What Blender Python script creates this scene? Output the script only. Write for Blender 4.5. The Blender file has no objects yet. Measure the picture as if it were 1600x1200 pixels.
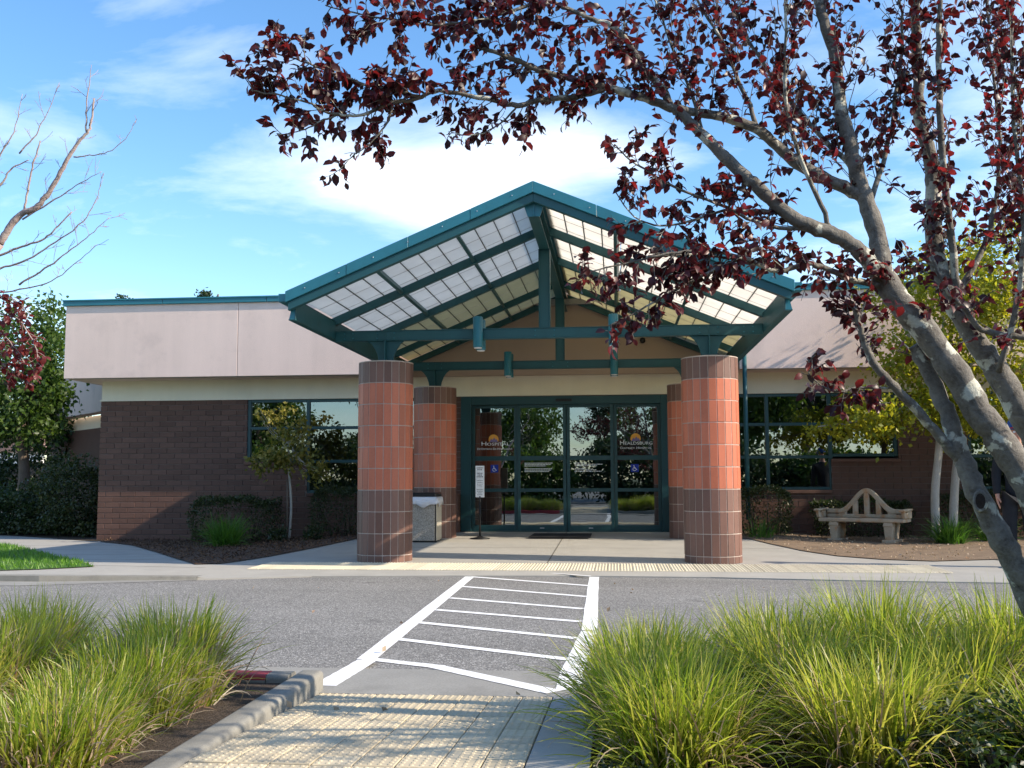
import bpy, bmesh, math, random
import numpy as np
from mathutils import Vector, Matrix

R_ = math.radians
SC = bpy.context.scene
COL = SC.collection
random.seed(7)
RNG = np.random.default_rng(11)

# ------------------------------------------------------------------ camera
CAM = Vector((0.9467, -13.7622, 1.0958))
YAW, PITCH, ROLL, FPX = 0.1014, 0.0933, -0.0037, 1593.85
_fw0 = Vector((-math.sin(YAW), math.cos(YAW), 0)); _rt = Vector((math.cos(YAW), math.sin(YAW), 0))
_fwd = _fw0 * math.cos(PITCH) + Vector((0, 0, math.sin(PITCH)))
_up = -_fw0 * math.sin(PITCH) + Vector((0, 0, math.cos(PITCH)))
_rt2 = _rt * math.cos(ROLL) + _up * math.sin(ROLL)
_up2 = -_rt * math.sin(ROLL) + _up * math.cos(ROLL)
cam_data = bpy.data.cameras.new('camera'); cam = bpy.data.objects.new('camera', cam_data); COL.objects.link(cam)
mw = Matrix((( _rt2.x, _up2.x, -_fwd.x, CAM.x), (_rt2.y, _up2.y, -_fwd.y, CAM.y), (_rt2.z, _up2.z, -_fwd.z, CAM.z), (0, 0, 0, 1)))
cam.matrix_world = mw
cam_data.sensor_fit = 'HORIZONTAL'; cam_data.sensor_width = 36; cam_data.lens = FPX / 1600 * 36
cam_data.clip_start = 0.05; cam_data.clip_end = 3000
SC.camera = cam

def ray(px, py):
    return _fwd + _rt2 * ((px - 800) / FPX) + _up2 * ((600 - py) / FPX)
def at(px, py, Y):
    v = ray(px, py); return CAM + v * ((Y - CAM.y) / v.y)
def atz(px, py, z=0.0):
    v = ray(px, py); return CAM + v * ((z - CAM.z) / v.z)

# ------------------------------------------------------------------ light
SUN_DIR = Vector((1, -0.182, 0.60)).normalized()          # towards the sun
sun_data = bpy.data.lights.new('sun', 'SUN'); sun = bpy.data.objects.new('sun', sun_data); COL.objects.link(sun)
sun.rotation_euler = SUN_DIR.to_track_quat('Z', 'Y').to_euler()
sun_data.energy = 4.2; sun_data.angle = R_(0.55); sun_data.color = (1.0, 0.87, 0.70)
elev = math.asin(SUN_DIR.z); azim = math.atan2(SUN_DIR.x, SUN_DIR.y)

W = bpy.data.worlds.new('World'); SC.world = W; W.use_nodes = True
nt = W.node_tree; nt.nodes.clear()
def N(t, typ, **kw):
    n = t.nodes.new(typ)
    for k, v in kw.items():
        setattr(n, k, v)
    return n
def L(t, a, b): t.links.new(a, b)
def math_node(t, op, a, b=None, c=None, clamp=False):
    n = N(t, 'ShaderNodeMath', operation=op); n.use_clamp = clamp
    for i, v in enumerate((a, b, c)):
        if v is None: continue
        if isinstance(v, (int, float)): n.inputs[i].default_value = v
        else: L(t, v, n.inputs[i])
    return n.outputs[0]
wo = N(nt, 'ShaderNodeOutputWorld'); bg = N(nt, 'ShaderNodeBackground'); L(nt, bg.outputs[0], wo.inputs[0])
sky = N(nt, 'ShaderNodeTexSky'); sky.sky_type = 'NISHITA'; sky.sun_disc = False
sky.sun_elevation = elev; sky.sun_rotation = azim; sky.air_density = 1.0; sky.dust_density = 0.35; sky.ozone_density = 2.2
tc = N(nt, 'ShaderNodeTexCoord')
hs = N(nt, 'ShaderNodeHueSaturation'); hs.inputs['Saturation'].default_value = 1.2; hs.inputs['Value'].default_value = 1.0
L(nt, sky.outputs[0], hs.inputs['Color'])
# clouds: thin wind-drawn sheets, laid out over the whole sky on a flat layer above the ground
sep = N(nt, 'ShaderNodeSeparateXYZ'); L(nt, tc.outputs['Generated'], sep.inputs[0])
zz = math_node(nt, 'ADD', math_node(nt, 'MAXIMUM', sep.outputs[2], 0.0), 0.12)
cx_ = math_node(nt, 'DIVIDE', sep.outputs[0], zz); cy_ = math_node(nt, 'DIVIDE', sep.outputs[1], zz)
cmb = N(nt, 'ShaderNodeCombineXYZ'); L(nt, cx_, cmb.inputs[0]); L(nt, cy_, cmb.inputs[1])
mp = N(nt, 'ShaderNodeMapping'); mp.inputs['Rotation'].default_value = (0, 0, R_(24)); mp.inputs['Scale'].default_value = (0.8, 1.1, 1)
mp.inputs['Location'].default_value = (3.1, 1.7, 0)
L(nt, cmb.outputs[0], mp.inputs[0])
def noise(t, vec, scale, detail=6, rough=0.6, dist=0.0):
    n = N(t, 'ShaderNodeTexNoise'); n.inputs['Scale'].default_value = scale; n.inputs['Detail'].default_value = detail
    n.inputs['Roughness'].default_value = rough; n.inputs['Distortion'].default_value = dist
    if vec is not None: L(t, vec, n.inputs['Vector'])
    return n
def ramp(t, fac, stops):
    r = N(t, 'ShaderNodeValToRGB'); L(t, fac, r.inputs[0]); e = r.color_ramp.elements
    while len(e) > 1: e.remove(e[-1])
    for i, (p, c) in enumerate(stops):
        el = e[0] if i == 0 else e.new(p)
        el.position = p; el.color = (*c, 1) if len(c) == 3 else c
    return r
n1 = noise(nt, mp.outputs[0], 1.9, 9, 0.60, 0.3)
n2 = noise(nt, mp.outputs[0], 0.42, 3, 0.5)
def lobe(px, py, wx, wy, tilt):
    """a cloud bank: an elongated soft region of the sky round one direction"""
    c = ray(px, py).normalized(); u0 = ray(px + 40, py).normalized() - c; u0.normalize(); v0 = c.cross(u0).normalized()
    u = u0 * math.cos(tilt) + v0 * math.sin(tilt); v = v0 * math.cos(tilt) - u0 * math.sin(tilt)
    def dotn(vec):
        d = N(nt, 'ShaderNodeVectorMath', operation='DOT_PRODUCT'); L(nt, tc.outputs['Generated'], d.inputs[0]); d.inputs[1].default_value = vec
        return d.outputs['Value']
    a = math_node(nt, 'MULTIPLY', math_node(nt, 'SUBTRACT', dotn(u), c.dot(u)), FPX / wx)
    b = math_node(nt, 'MULTIPLY', math_node(nt, 'SUBTRACT', dotn(v), c.dot(v)), FPX / wy)
    s = math_node(nt, 'ADD', math_node(nt, 'MULTIPLY', a, a), math_node(nt, 'MULTIPLY', b, b))
    e = math_node(nt, 'EXPONENT', math_node(nt, 'MULTIPLY', s, -1.0))
    return math_node(nt, 'MULTIPLY', e, math_node(nt, 'GREATER_THAN', dotn(c), 0.0))
dens = math_node(nt, 'MULTIPLY', math_node(nt, 'SUBTRACT', n2.outputs['Fac'], 0.475), 0.9)
for (px, py, wx, wy, tl, amp) in ((610, 285, 190, 62, 0.30, 0.52), (880, 240, 170, 60, -0.1, 0.46), (420, 80, 300, 70, 0.35, 0.12),
                                  (1560, 120, 220, 220, 0.2, 0.26), (1150, 60, 260, 100, 0.0, 0.14)):
    dens = math_node(nt, 'ADD', dens, math_node(nt, 'MULTIPLY', lobe(px, py, wx, wy, tl), amp))
dens = math_node(nt, 'ADD', dens, math_node(nt, 'MULTIPLY', math_node(nt, 'SUBTRACT', n1.outputs['Fac'], 0.5), 1.0))
cr = ramp(nt, dens, [(0.02, (0, 0, 0)), (0.30, (0.40, 0.40, 0.40)), (0.70, (0.95, 0.95, 0.95))])
mx = N(nt, 'ShaderNodeMix', data_type='RGBA'); L(nt, cr.outputs[0], mx.inputs['Factor'])
L(nt, hs.outputs[0], mx.inputs['A']); mx.inputs['B'].default_value = (6.6, 6.75, 6.9, 1)
L(nt, mx.outputs['Result'], bg.inputs['Color']); bg.inputs['Strength'].default_value = 0.15

SC.render.engine = 'CYCLES'
SC.view_settings.view_transform = 'Standard'; SC.view_settings.look = 'None'
SC.view_settings.exposure = 0.92; SC.view_settings.gamma = 1.0; SC.view_settings.use_curve_mapping = False
SC.cycles.use_denoising = True
try: SC.cycles.denoiser = 'OPENIMAGEDENOISE'
except Exception: pass
SC.cycles.max_bounces = 10; SC.cycles.transparent_max_bounces = 12; SC.cycles.transmission_bounces = 8
SC.cycles.caustics_reflective = False; SC.cycles.caustics_refractive = False
SC.cycles.sample_clamp_indirect = 6

# ------------------------------------------------------------------ materials
MATS = {}
def new_mat(name):
    m = bpy.data.materials.new(name); m.use_nodes = True
    t = m.node_tree; t.nodes.clear()
    o = N(t, 'ShaderNodeOutputMaterial'); MATS[name] = m
    return m, t, o
def mulc(c, k): return tuple(min(1, x * k) for x in c)
def M(name, col, rough=0.7, var=(6, 0.15), fine=(90, 0.12), bump=(140, 0.15, 0.004), rnd=0.0, spec=0.3, metal=0.0, attr=None, stain=None, streak=None):
    """a painted, mineral or metal surface: base colour with large and fine mottling, fine relief"""
    m, t, o = new_mat(name)
    b = N(t, 'ShaderNodeBsdfPrincipled'); L(t, b.outputs[0], o.inputs[0])
    b.inputs['Roughness'].default_value = rough; b.inputs['Specular IOR Level'].default_value = spec; b.inputs['Metallic'].default_value = metal
    g = N(t, 'ShaderNodeNewGeometry'); pos = g.outputs['Position']
    nv = noise(t, pos, var[0], 5, 0.6); nf = noise(t, pos, fine[0], 3, 0.7)
    f = math_node(t, 'ADD', math_node(t, 'MULTIPLY', math_node(t, 'SUBTRACT', nv.outputs['Fac'], 0.5), var[1] * 4),
                  math_node(t, 'MULTIPLY', math_node(t, 'SUBTRACT', nf.outputs['Fac'], 0.5), fine[1] * 4))
    if rnd:
        oi = N(t, 'ShaderNodeObjectInfo')
        f = math_node(t, 'ADD', f, math_node(t, 'MULTIPLY', math_node(t, 'SUBTRACT', oi.outputs['Random'], 0.5), rnd * 2))
    if streak:
        ms = N(t, 'ShaderNodeMapping'); ms.inputs['Scale'].default_value = (streak[0], streak[0], streak[0] * 0.06); L(t, pos, ms.inputs[0])
        ns = noise(t, ms.outputs[0], 1.0, 4, 0.6)
        f = math_node(t, 'ADD', f, math_node(t, 'MULTIPLY', math_node(t, 'SUBTRACT', ns.outputs['Fac'], 0.5), streak[1] * 4))
    f = math_node(t, 'ADD', f, 1.0)
    c = N(t, 'ShaderNodeVectorMath', operation='SCALE'); c.inputs[0].default_value = col; L(t, f, c.inputs['Scale'])
    outc = c.outputs[0]
    if stain:
        nz = noise(t, pos, stain[0], 6, 0.65)
        r = ramp(t, nz.outputs['Fac'], [(stain[2], (0, 0, 0)), (stain[2] + 0.16, (1, 1, 1))])
        mxs = N(t, 'ShaderNodeMix', data_type='RGBA'); L(t, math_node(t, 'MULTIPLY', r.outputs[0], stain[3]), mxs.inputs['Factor'])
        L(t, outc, mxs.inputs['A']); mxs.inputs['B'].default_value = (*stain[1], 1); outc = mxs.outputs['Result']
    L(t, outc, b.inputs['Base Color'])
    if bump:
        nb = noise(t, pos, bump[0], 4, 0.65)
        bp = N(t, 'ShaderNodeBump'); bp.inputs['Strength'].default_value = bump[1]; bp.inputs['Distance'].default_value = bump[2]
        L(t, nb.outputs['Fac'], bp.inputs['Height']); L(t, bp.outputs[0], b.inputs['Normal'])
    return m
def LEAF(name, cols, trans, tfac=0.35, rough=0.45, spec=0.4, obj=False):
    """leaf: each leaf takes its own tint; light passes through it"""
    m, t, o = new_mat(name)
    if obj:
        f = N(t, 'ShaderNodeObjectInfo').outputs['Random']
    else:
        a = N(t, 'ShaderNodeAttribute'); a.attribute_name = 'rnd'; f = a.outputs['Fac']
    k = len(cols) - 1
    r = ramp(t, f, [(i / k, c) for i, c in enumerate(cols)])
    r2 = ramp(t, f, [(i / (len(trans) - 1), c) for i, c in enumerate(trans)])
    b = N(t, 'ShaderNodeBsdfPrincipled'); b.inputs['Roughness'].default_value = rough; b.inputs['Specular IOR Level'].default_value = spec
    L(t, r.outputs[0], b.inputs['Base Color'])
    tr = N(t, 'ShaderNodeBsdfTranslucent'); L(t, r2.outputs[0], tr.inputs[0])
    mx = N(t, 'ShaderNodeMixShader'); mx.inputs[0].default_value = tfac
    L(t, b.outputs[0], mx.inputs[1]); L(t, tr.outputs[0], mx.inputs[2]); L(t, mx.outputs[0], o.inputs[0])
    return m

def asphalt():
    m, t, o = new_mat('asphalt')
    b = N(t, 'ShaderNodeBsdfPrincipled'); L(t, b.outputs[0], o.inputs[0]); b.inputs['Roughness'].default_value = 0.85
    b.inputs['Specular IOR Level'].default_value = 0.25
    pos = N(t, 'ShaderNodeNewGeometry').outputs['Position']
    v = N(t, 'ShaderNodeTexVoronoi'); v.inputs['Scale'].default_value = 118; L(t, pos, v.inputs['Vector'])
    sp = N(t, 'ShaderNodeSeparateColor'); L(t, v.outputs['Color'], sp.inputs[0])
    r = ramp(t, sp.outputs[0], [(0.0, (0.105, 0.101, 0.095)), (0.5, (0.185, 0.179, 0.168)), (0.82, (0.265, 0.257, 0.242)), (1.0, (0.46, 0.45, 0.42))])
    n = noise(t, pos, 0.7, 6, 0.6)
    mt = N(t, 'ShaderNodeMapping'); mt.inputs['Scale'].default_value = (0.10, 1.1, 1); L(t, pos, mt.inputs[0])
    nt2 = noise(t, mt.outputs[0], 1.0, 4, 0.55); sp1 = noise(t, pos, 2.6, 3, 0.5)
    oil = ramp(t, sp1.outputs['Fac'], [(0.66, (1, 1, 1)), (0.74, (0.72, 0.72, 0.72))])
    k = math_node(t, 'ADD', math_node(t, 'MULTIPLY', n.outputs['Fac'], 0.40), math_node(t, 'MULTIPLY', nt2.outputs['Fac'], 0.5))
    k = math_node(t, 'MULTIPLY', math_node(t, 'ADD', k, 0.55), oil.outputs[0])
    c = N(t, 'ShaderNodeVectorMath', operation='SCALE'); L(t, r.outputs[0], c.inputs[0]); L(t, k, c.inputs['Scale'])
    L(t, c.outputs[0], b.inputs['Base Color'])
    bp = N(t, 'ShaderNodeBump'); bp.inputs['Strength'].default_value = 0.45; bp.inputs['Distance'].default_value = 0.006
    L(t, v.outputs['Distance'], bp.inputs['Height']); L(t, bp.outputs[0], b.inputs['Normal'])
asphalt()
M('concrete', (0.35, 0.335, 0.30), 0.85, (2.2, 0.10), (160, 0.10), (220, 0.2, 0.003), stain=(1.3, (0.27, 0.26, 0.24), 0.55, 0.4))
M('gutter_concrete', (0.265, 0.258, 0.235), 0.9, (3, 0.12), (90, 0.2), (120, 0.3, 0.003), stain=(1.6, (0.17, 0.165, 0.15), 0.55, 0.5))
M('kerb_concrete', (0.235, 0.225, 0.195), 0.85, (5, 0.16), (140, 0.16), (160, 0.35, 0.004), stain=(4, (0.15, 0.145, 0.13), 0.5, 0.65))
M('tactile', (0.53, 0.45, 0.31), 0.75, (5, 0.08), (120, 0.08), (200, 0.15, 0.002), rnd=0.10, stain=(7, (0.36, 0.33, 0.27), 0.52, 0.45))
M('tactile_yellow', (0.56, 0.50, 0.375), 0.75, (5, 0.08), (120, 0.08), (200, 0.15, 0.002), rnd=0.09)
M('joint', (0.14, 0.13, 0.11), 0.95)
M('white_paint', (0.80, 0.80, 0.79), 0.7, (4, 0.03), (120, 0.05), (140, 0.3, 0.004), stain=(26, (0.42, 0.42, 0.42), 0.64, 0.5))
M('red_paint', (0.36, 0.045, 0.05), 0.6, (8, 0.15), (120, 0.10), (140, 0.3, 0.004), stain=(14, (0.33, 0.25, 0.22), 0.6, 0.6))
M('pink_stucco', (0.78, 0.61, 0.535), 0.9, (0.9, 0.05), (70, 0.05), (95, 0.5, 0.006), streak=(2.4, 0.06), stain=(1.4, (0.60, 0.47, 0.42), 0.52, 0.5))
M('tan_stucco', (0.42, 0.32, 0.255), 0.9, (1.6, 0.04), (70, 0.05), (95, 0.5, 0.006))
M('cream_stucco', (0.80, 0.74, 0.59), 0.9, (2, 0.04), (80, 0.05), (95, 0.4, 0.005), streak=(2.0, 0.05))
M('wall_brick', (0.130, 0.070, 0.052), 0.8, (3, 0.10), (60, 0.14), (80, 0.35, 0.004), rnd=0.15)
M('mortar', (0.19, 0.155, 0.14), 0.95, (5, 0.1), (120, 0.15), (150, 0.4, 0.003))
M('orange_tile', (0.455, 0.135, 0.072), 0.5, (4, 0.08), (40, 0.08), (60, 0.1, 0.003), rnd=0.16, spec=0.4, streak=(14, 0.07))
M('brown_tile', (0.155, 0.080, 0.060), 0.5, (4, 0.08), (40, 0.10), (60, 0.1, 0.003), rnd=0.2, spec=0.4, streak=(14, 0.07))
M('tile_grout', (0.46, 0.385, 0.335), 0.95, (12, 0.16), (120, 0.15), (150, 0.4, 0.003))
M('teal_paint', (0.014, 0.082, 0.094), 0.45, (3, 0.10), (60, 0.05), (120, 0.06, 0.002), spec=0.45, streak=(3, 0.08))
M('teal_cap', (0.020, 0.165, 0.215), 0.4, (3, 0.10), (60, 0.04), (120, 0.05, 0.002), spec=0.5, streak=(3, 0.08))
M('teal_frame', (0.012, 0.058, 0.064), 0.4, (3, 0.08), (60, 0.04), None, spec=0.5)
M('panel_bar', (0.55, 0.53, 0.52), 0.8, bump=None)
M('muntin_dark', (0.10, 0.11, 0.11), 0.6, bump=None)
M('steel', (0.55, 0.56, 0.57), 0.35, (3, 0.05), (60, 0.04), None, metal=1.0)
M('black_metal', (0.012, 0.012, 0.013), 0.45, bump=None, spec=0.4)
M('rubber', (0.016, 0.016, 0.017), 0.9, (6, 0.2), (150, 0.25), (300, 0.5, 0.004))
M('white_card', (0.78, 0.78, 0.77), 0.6, bump=None)
M('ink', (0.05, 0.05, 0.06), 0.7, bump=None)
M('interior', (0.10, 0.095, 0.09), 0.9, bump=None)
M('roof_grey', (0.30, 0.30, 0.30), 0.9)
M('decal_white', (0.80, 0.82, 0.82), 0.6, bump=None)
M('decal_blue', (0.012, 0.035, 0.33), 0.5, bump=None)
M('decal_orange', (0.75, 0.36, 0.06), 0.6, bump=None)
M('decal_purple', (0.20, 0.16, 0.30), 0.6, bump=None)
M('mulch', (0.115, 0.070, 0.048), 0.95, (5, 0.2), (70, 0.35), (60, 1.0, 0.03))
M('mulch_chip', (0.16, 0.10, 0.07), 0.9, (20, 0.3), (80, 0.2), None, rnd=0.3)
M('dirt', (0.215, 0.155, 0.105), 0.95, (4, 0.2), (60, 0.25), (50, 0.8, 0.02), stain=(3, (0.14, 0.10, 0.07), 0.5, 0.7))
M('soil', (0.075, 0.055, 0.04), 0.95, (5, 0.25), (60, 0.35), (50, 1.0, 0.03))
M('turf', (0.06, 0.13, 0.02), 0.9, (3, 0.2), (70, 0.3), (90, 0.8, 0.02))
M('far_ground', (0.11, 0.12, 0.06), 0.95, (0.2, 0.25), (3, 0.2), (20, 0.5, 0.05))
M('bench_stone', (0.40, 0.325, 0.235), 0.85, (5, 0.15), (90, 0.15), (90, 0.5, 0.006), stain=(6, (0.40, 0.19, 0.075), 0.5, 0.8))
M('aggregate', (0.36, 0.32, 0.27), 0.85, (8, 0.1), (55, 0.55), (75, 0.9, 0.008))
M('bin_edge', (0.48, 0.44, 0.36), 0.8, (5, 0.08))
M('bag', (0.72, 0.74, 0.80), 0.3, (9, 0.06), (40, 0.05), (18, 0.8, 0.02), spec=0.5)
M('grey_trunk', (0.40, 0.37, 0.32), 0.85, (5, 0.15), (60, 0.15), (40, 0.7, 0.01), streak=(8, 0.15))
M('brown_trunk', (0.14, 0.105, 0.08), 0.9, (5, 0.2), (60, 0.2), (40, 0.8, 0.015))
M('bare_twig', (0.34, 0.27, 0.25), 0.85, (5, 0.2), (60, 0.2), (60, 0.6, 0.008), stain=(9, (0.50, 0.47, 0.40), 0.56, 0.8))
M('cloth_dark', (0.017, 0.018, 0.022), 0.9, (10, 0.2), (90, 0.2), (60, 0.3, 0.004))
M('skin', (0.46, 0.24, 0.17), 0.55, (12, 0.06), (80, 0.04), None)
M('cap_blue', (0.03, 0.08, 0.24), 0.85, bump=None)
M('cap_red', (0.36, 0.03, 0.03), 0.85, bump=None)
M('house_white', (0.72, 0.70, 0.68), 0.8)
M('house_roof', (0.20, 0.13, 0.11), 0.9)
M('fence_dark', (0.03, 0.03, 0.03), 0.8)
M('cut_wood', (0.03, 0.022, 0.018), 0.95, (30, 0.3), (90, 0.2), (60, 1.0, 0.01))

def bark(name, base, lichen, thr, dark):
    m, t, o = new_mat(name)
    b = N(t, 'ShaderNodeBsdfPrincipled'); L(t, b.outputs[0], o.inputs[0]); b.inputs['Roughness'].default_value = 0.9
    pos = N(t, 'ShaderNodeNewGeometry').outputs['Position']
    n = noise(t, pos, 16, 6, 0.7, 0.6); n3 = noise(t, pos, 70, 4, 0.7)
    r = ramp(t, math_node(t, 'ADD', math_node(t, 'MULTIPLY', n.outputs['Fac'], 0.7), math_node(t, 'MULTIPLY', n3.outputs['Fac'], 0.3)), [(0.32, dark), (0.5, base), (0.68, mulc(base, 1.5))])
    v = noise(t, pos, 9.0, 5, 0.55, 0.2)
    rl = ramp(t, v.outputs['Fac'], [(thr, (0, 0, 0)), (thr + 0.035, (1, 1, 1))])
    lc = N(t, 'ShaderNodeVectorMath', operation='SCALE'); lc.inputs[0].default_value = lichen
    L(t, math_node(t, 'ADD', math_node(t, 'MULTIPLY', n3.outputs['Fac'], 0.9), 0.55), lc.inputs['Scale'])
    mx = N(t, 'ShaderNodeMix', data_type='RGBA'); L(t, rl.outputs[0], mx.inputs['Factor']); L(t, r.outputs[0], mx.inputs['A']); L(t, lc.outputs[0], mx.inputs['B'])
    L(t, mx.outputs['Result'], b.inputs['Base Color'])
    bp = N(t, 'ShaderNodeBump'); bp.inputs['Strength'].default_value = 0.9; bp.inputs['Distance'].default_value = 0.012
    L(t, math_node(t, 'ADD', n.outputs['Fac'], math_node(t, 'MULTIPLY', n3.outputs['Fac'], 0.5)), bp.inputs['Height']); L(t, bp.outputs[0], b.inputs['Normal'])
bark('plum_bark', (0.158, 0.146, 0.126), (0.50, 0.50, 0.42), 0.575, (0.06, 0.048, 0.038))

PLUM_C = [(0.018, 0.007, 0.010), (0.032, 0.010, 0.013), (0.052, 0.013, 0.016), (0.120, 0.020, 0.018), (0.040, 0.014, 0.014)]
PLUM_T = [(0.05, 0.008, 0.012), (0.10, 0.012, 0.018), (0.20, 0.02, 0.025), (0.45, 0.03, 0.03), (0.08, 0.01, 0.014)]
LEAF('plum_leaf', PLUM_C, PLUM_T, 0.32, 0.42, 0.45)
LEAF('plum_leaf_single', PLUM_C, PLUM_T, 0.32, 0.42, 0.45, obj=True)
LEAF('red_leaf', [(0.06, 0.012, 0.016), (0.11, 0.02, 0.022), (0.17, 0.03, 0.03), (0.09, 0.025, 0.02)], [(0.3, 0.03, 0.03), (0.5, 0.06, 0.05)], 0.35, 0.42, 0.45)
LEAF('yellow_leaf', [(0.10, 0.14, 0.012), (0.20, 0.21, 0.015), (0.33, 0.30, 0.02), (0.12, 0.17, 0.02)], [(0.30, 0.40, 0.02), (0.55, 0.55, 0.03), (0.7, 0.62, 0.03)], 0.42)
LEAF('green_leaf', [(0.028, 0.055, 0.012), (0.05, 0.088, 0.016), (0.085, 0.13, 0.028), (0.035, 0.07, 0.014)], [(0.10, 0.22, 0.02), (0.22, 0.36, 0.04)], 0.32)
LEAF('dark_leaf', [(0.014, 0.028, 0.010), (0.022, 0.045, 0.013), (0.04, 0.07, 0.02)], [(0.04, 0.09, 0.015), (0.08, 0.15, 0.02)], 0.2)
LEAF('box_leaf', [(0.020, 0.034, 0.011), (0.035, 0.05, 0.014), (0.06, 0.065, 0.022)], [(0.04, 0.09, 0.015), (0.08, 0.13, 0.02)], 0.2)
LEAF('olive_leaf', [(0.07, 0.085, 0.014), (0.12, 0.12, 0.018), (0.22, 0.19, 0.03), (0.40, 0.33, 0.09)], [(0.18, 0.22, 0.02), (0.5, 0.42, 0.08)], 0.35)
LEAF('grass_blade', [(0.06, 0.11, 0.010), (0.13, 0.20, 0.016), (0.26, 0.31, 0.030), (0.48, 0.44, 0.09), (0.12, 0.16, 0.016)],
     [(0.26, 0.42, 0.02), (0.50, 0.60, 0.05), (0.75, 0.70, 0.12)], 0.45, 0.4, 0.45)
LEAF('dry_blade', [(0.30, 0.22, 0.14), (0.46, 0.38, 0.27), (0.34, 0.18, 0.10), (0.55, 0.48, 0.38)], [(0.45, 0.33, 0.2), (0.6, 0.5, 0.35)], 0.25, 0.6, 0.3)
LEAF('mulch_bit', [(0.035, 0.02, 0.013), (0.075, 0.042, 0.026), (0.13, 0.075, 0.045), (0.19, 0.12, 0.075)], [(0.05, 0.03, 0.02), (0.1, 0.06, 0.04)], 0.05, 0.8, 0.2)
LEAF('lily_blade', [(0.030, 0.085, 0.012), (0.055, 0.13, 0.018), (0.09, 0.19, 0.025)], [(0.10, 0.28, 0.02), (0.2, 0.42, 0.04)], 0.32)
LEAF('lawn_blade', [(0.06, 0.15, 0.018), (0.10, 0.23, 0.025), (0.16, 0.30, 0.035)], [(0.16, 0.38, 0.02), (0.28, 0.5, 0.04)], 0.32)

def translucent_panel(name, col, tcol, tf):
    m, t, o = new_mat(name)
    pos = N(t, 'ShaderNodeNewGeometry').outputs['Position']
    n = noise(t, pos, 2.5, 4, 0.6); k = math_node(t, 'ADD', math_node(t, 'MULTIPLY', n.outputs['Fac'], 0.3), 0.85)
    c = N(t, 'ShaderNodeVectorMath', operation='SCALE'); c.inputs[0].default_value = tcol; L(t, k, c.inputs['Scale'])
    d = N(t, 'ShaderNodeBsdfDiffuse'); d.inputs[0].default_value = (*col, 1)
    tr = N(t, 'ShaderNodeBsdfTranslucent'); L(t, c.outputs[0], tr.inputs[0])
    mx = N(t, 'ShaderNodeMixShader'); mx.inputs[0].default_value = tf
    L(t, d.outputs[0], mx.inputs[1]); L(t, tr.outputs[0], mx.inputs[2]); L(t, mx.outputs[0], o.inputs[0])
translucent_panel('panel_white', (0.70, 0.69, 0.66), (0.84, 0.81, 0.75), 0.78)
translucent_panel('panel_aged', (0.40, 0.38, 0.28), (0.56, 0.53, 0.38), 0.72)

def glass():
    m, t, o = new_mat('glass')
    tr = N(t, 'ShaderNodeBsdfTransparent'); tr.inputs[0].default_value = (0.30, 0.34, 0.34, 1)
    gl = N(t, 'ShaderNodeBsdfGlossy'); gl.inputs['Roughness'].default_value = 0.0; gl.inputs['Color'].default_value = (0.80, 0.90, 0.95, 1)
    pos = N(t, 'ShaderNodeNewGeometry').outputs['Position']
    nb = noise(t, pos, 1.6, 2, 0.5); bp = N(t, 'ShaderNodeBump'); bp.inputs['Strength'].default_value = 0.05; bp.inputs['Distance'].default_value = 0.02
    L(t, nb.outputs['Fac'], bp.inputs['Height']); L(t, bp.outputs[0], gl.inputs['Normal'])
    lw = N(t, 'ShaderNodeFresnel'); lw.inputs['IOR'].default_value = 1.5
    f = math_node(t, 'ADD', math_node(t, 'MULTIPLY', lw.outputs[0], 0.9), 0.25, clamp=True)
    mx = N(t, 'ShaderNodeMixShader'); L(t, f, mx.inputs[0]); L(t, tr.outputs[0], mx.inputs[1]); L(t, gl.outputs[0], mx.inputs[2]); L(t, mx.outputs[0], o.inputs[0])
glass()

# ------------------------------------------------------------------ mesh helpers
def tag(o, label=None, cat=None, group=None, kind=None):
    if label: o['label'] = label
    if cat: o['category'] = cat
    if group: o['group'] = group
    if kind: o['kind'] = kind
    return o
def link(name, me, parent=None, loc=None):
    o = bpy.data.objects.new(name, me); COL.objects.link(o)
    if loc is not None: o.location = loc
    if parent is not None:
        o.parent = parent
    return o
def empty(name, loc=(0, 0, 0)):
    o = bpy.data.objects.new(name, None); COL.objects.link(o); o.location = loc; o.empty_display_size = 0.2
    return o
def fast_mesh(name, V, F, mat, rnd=None, smooth=False):
    """V: n x 3 floats, F: m x k ints"""
    me = bpy.data.meshes.new(name); V = np.asarray(V, np.float32); F = np.asarray(F, np.int32)
    me.vertices.add(len(V)); me.vertices.foreach_set('co', V.ravel())
    k = F.shape[1]; me.loops.add(F.size); me.loops.foreach_set('vertex_index', F.ravel())
    me.polygons.add(len(F)); me.polygons.foreach_set('loop_start', np.arange(0, F.size, k, dtype=np.int32))
    me.polygons.foreach_set('loop_total', np.full(len(F), k, np.int32))
    if smooth: me.polygons.foreach_set('use_smooth', np.ones(len(F), bool))
    if rnd is not None:
        a = me.attributes.new('rnd', 'FLOAT', 'FACE'); a.data.foreach_set('value', np.asarray(rnd, np.float32))
    me.update(calc_edges=True); me.validate()
    if mat: me.materials.append(MATS[mat])
    return me
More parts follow.
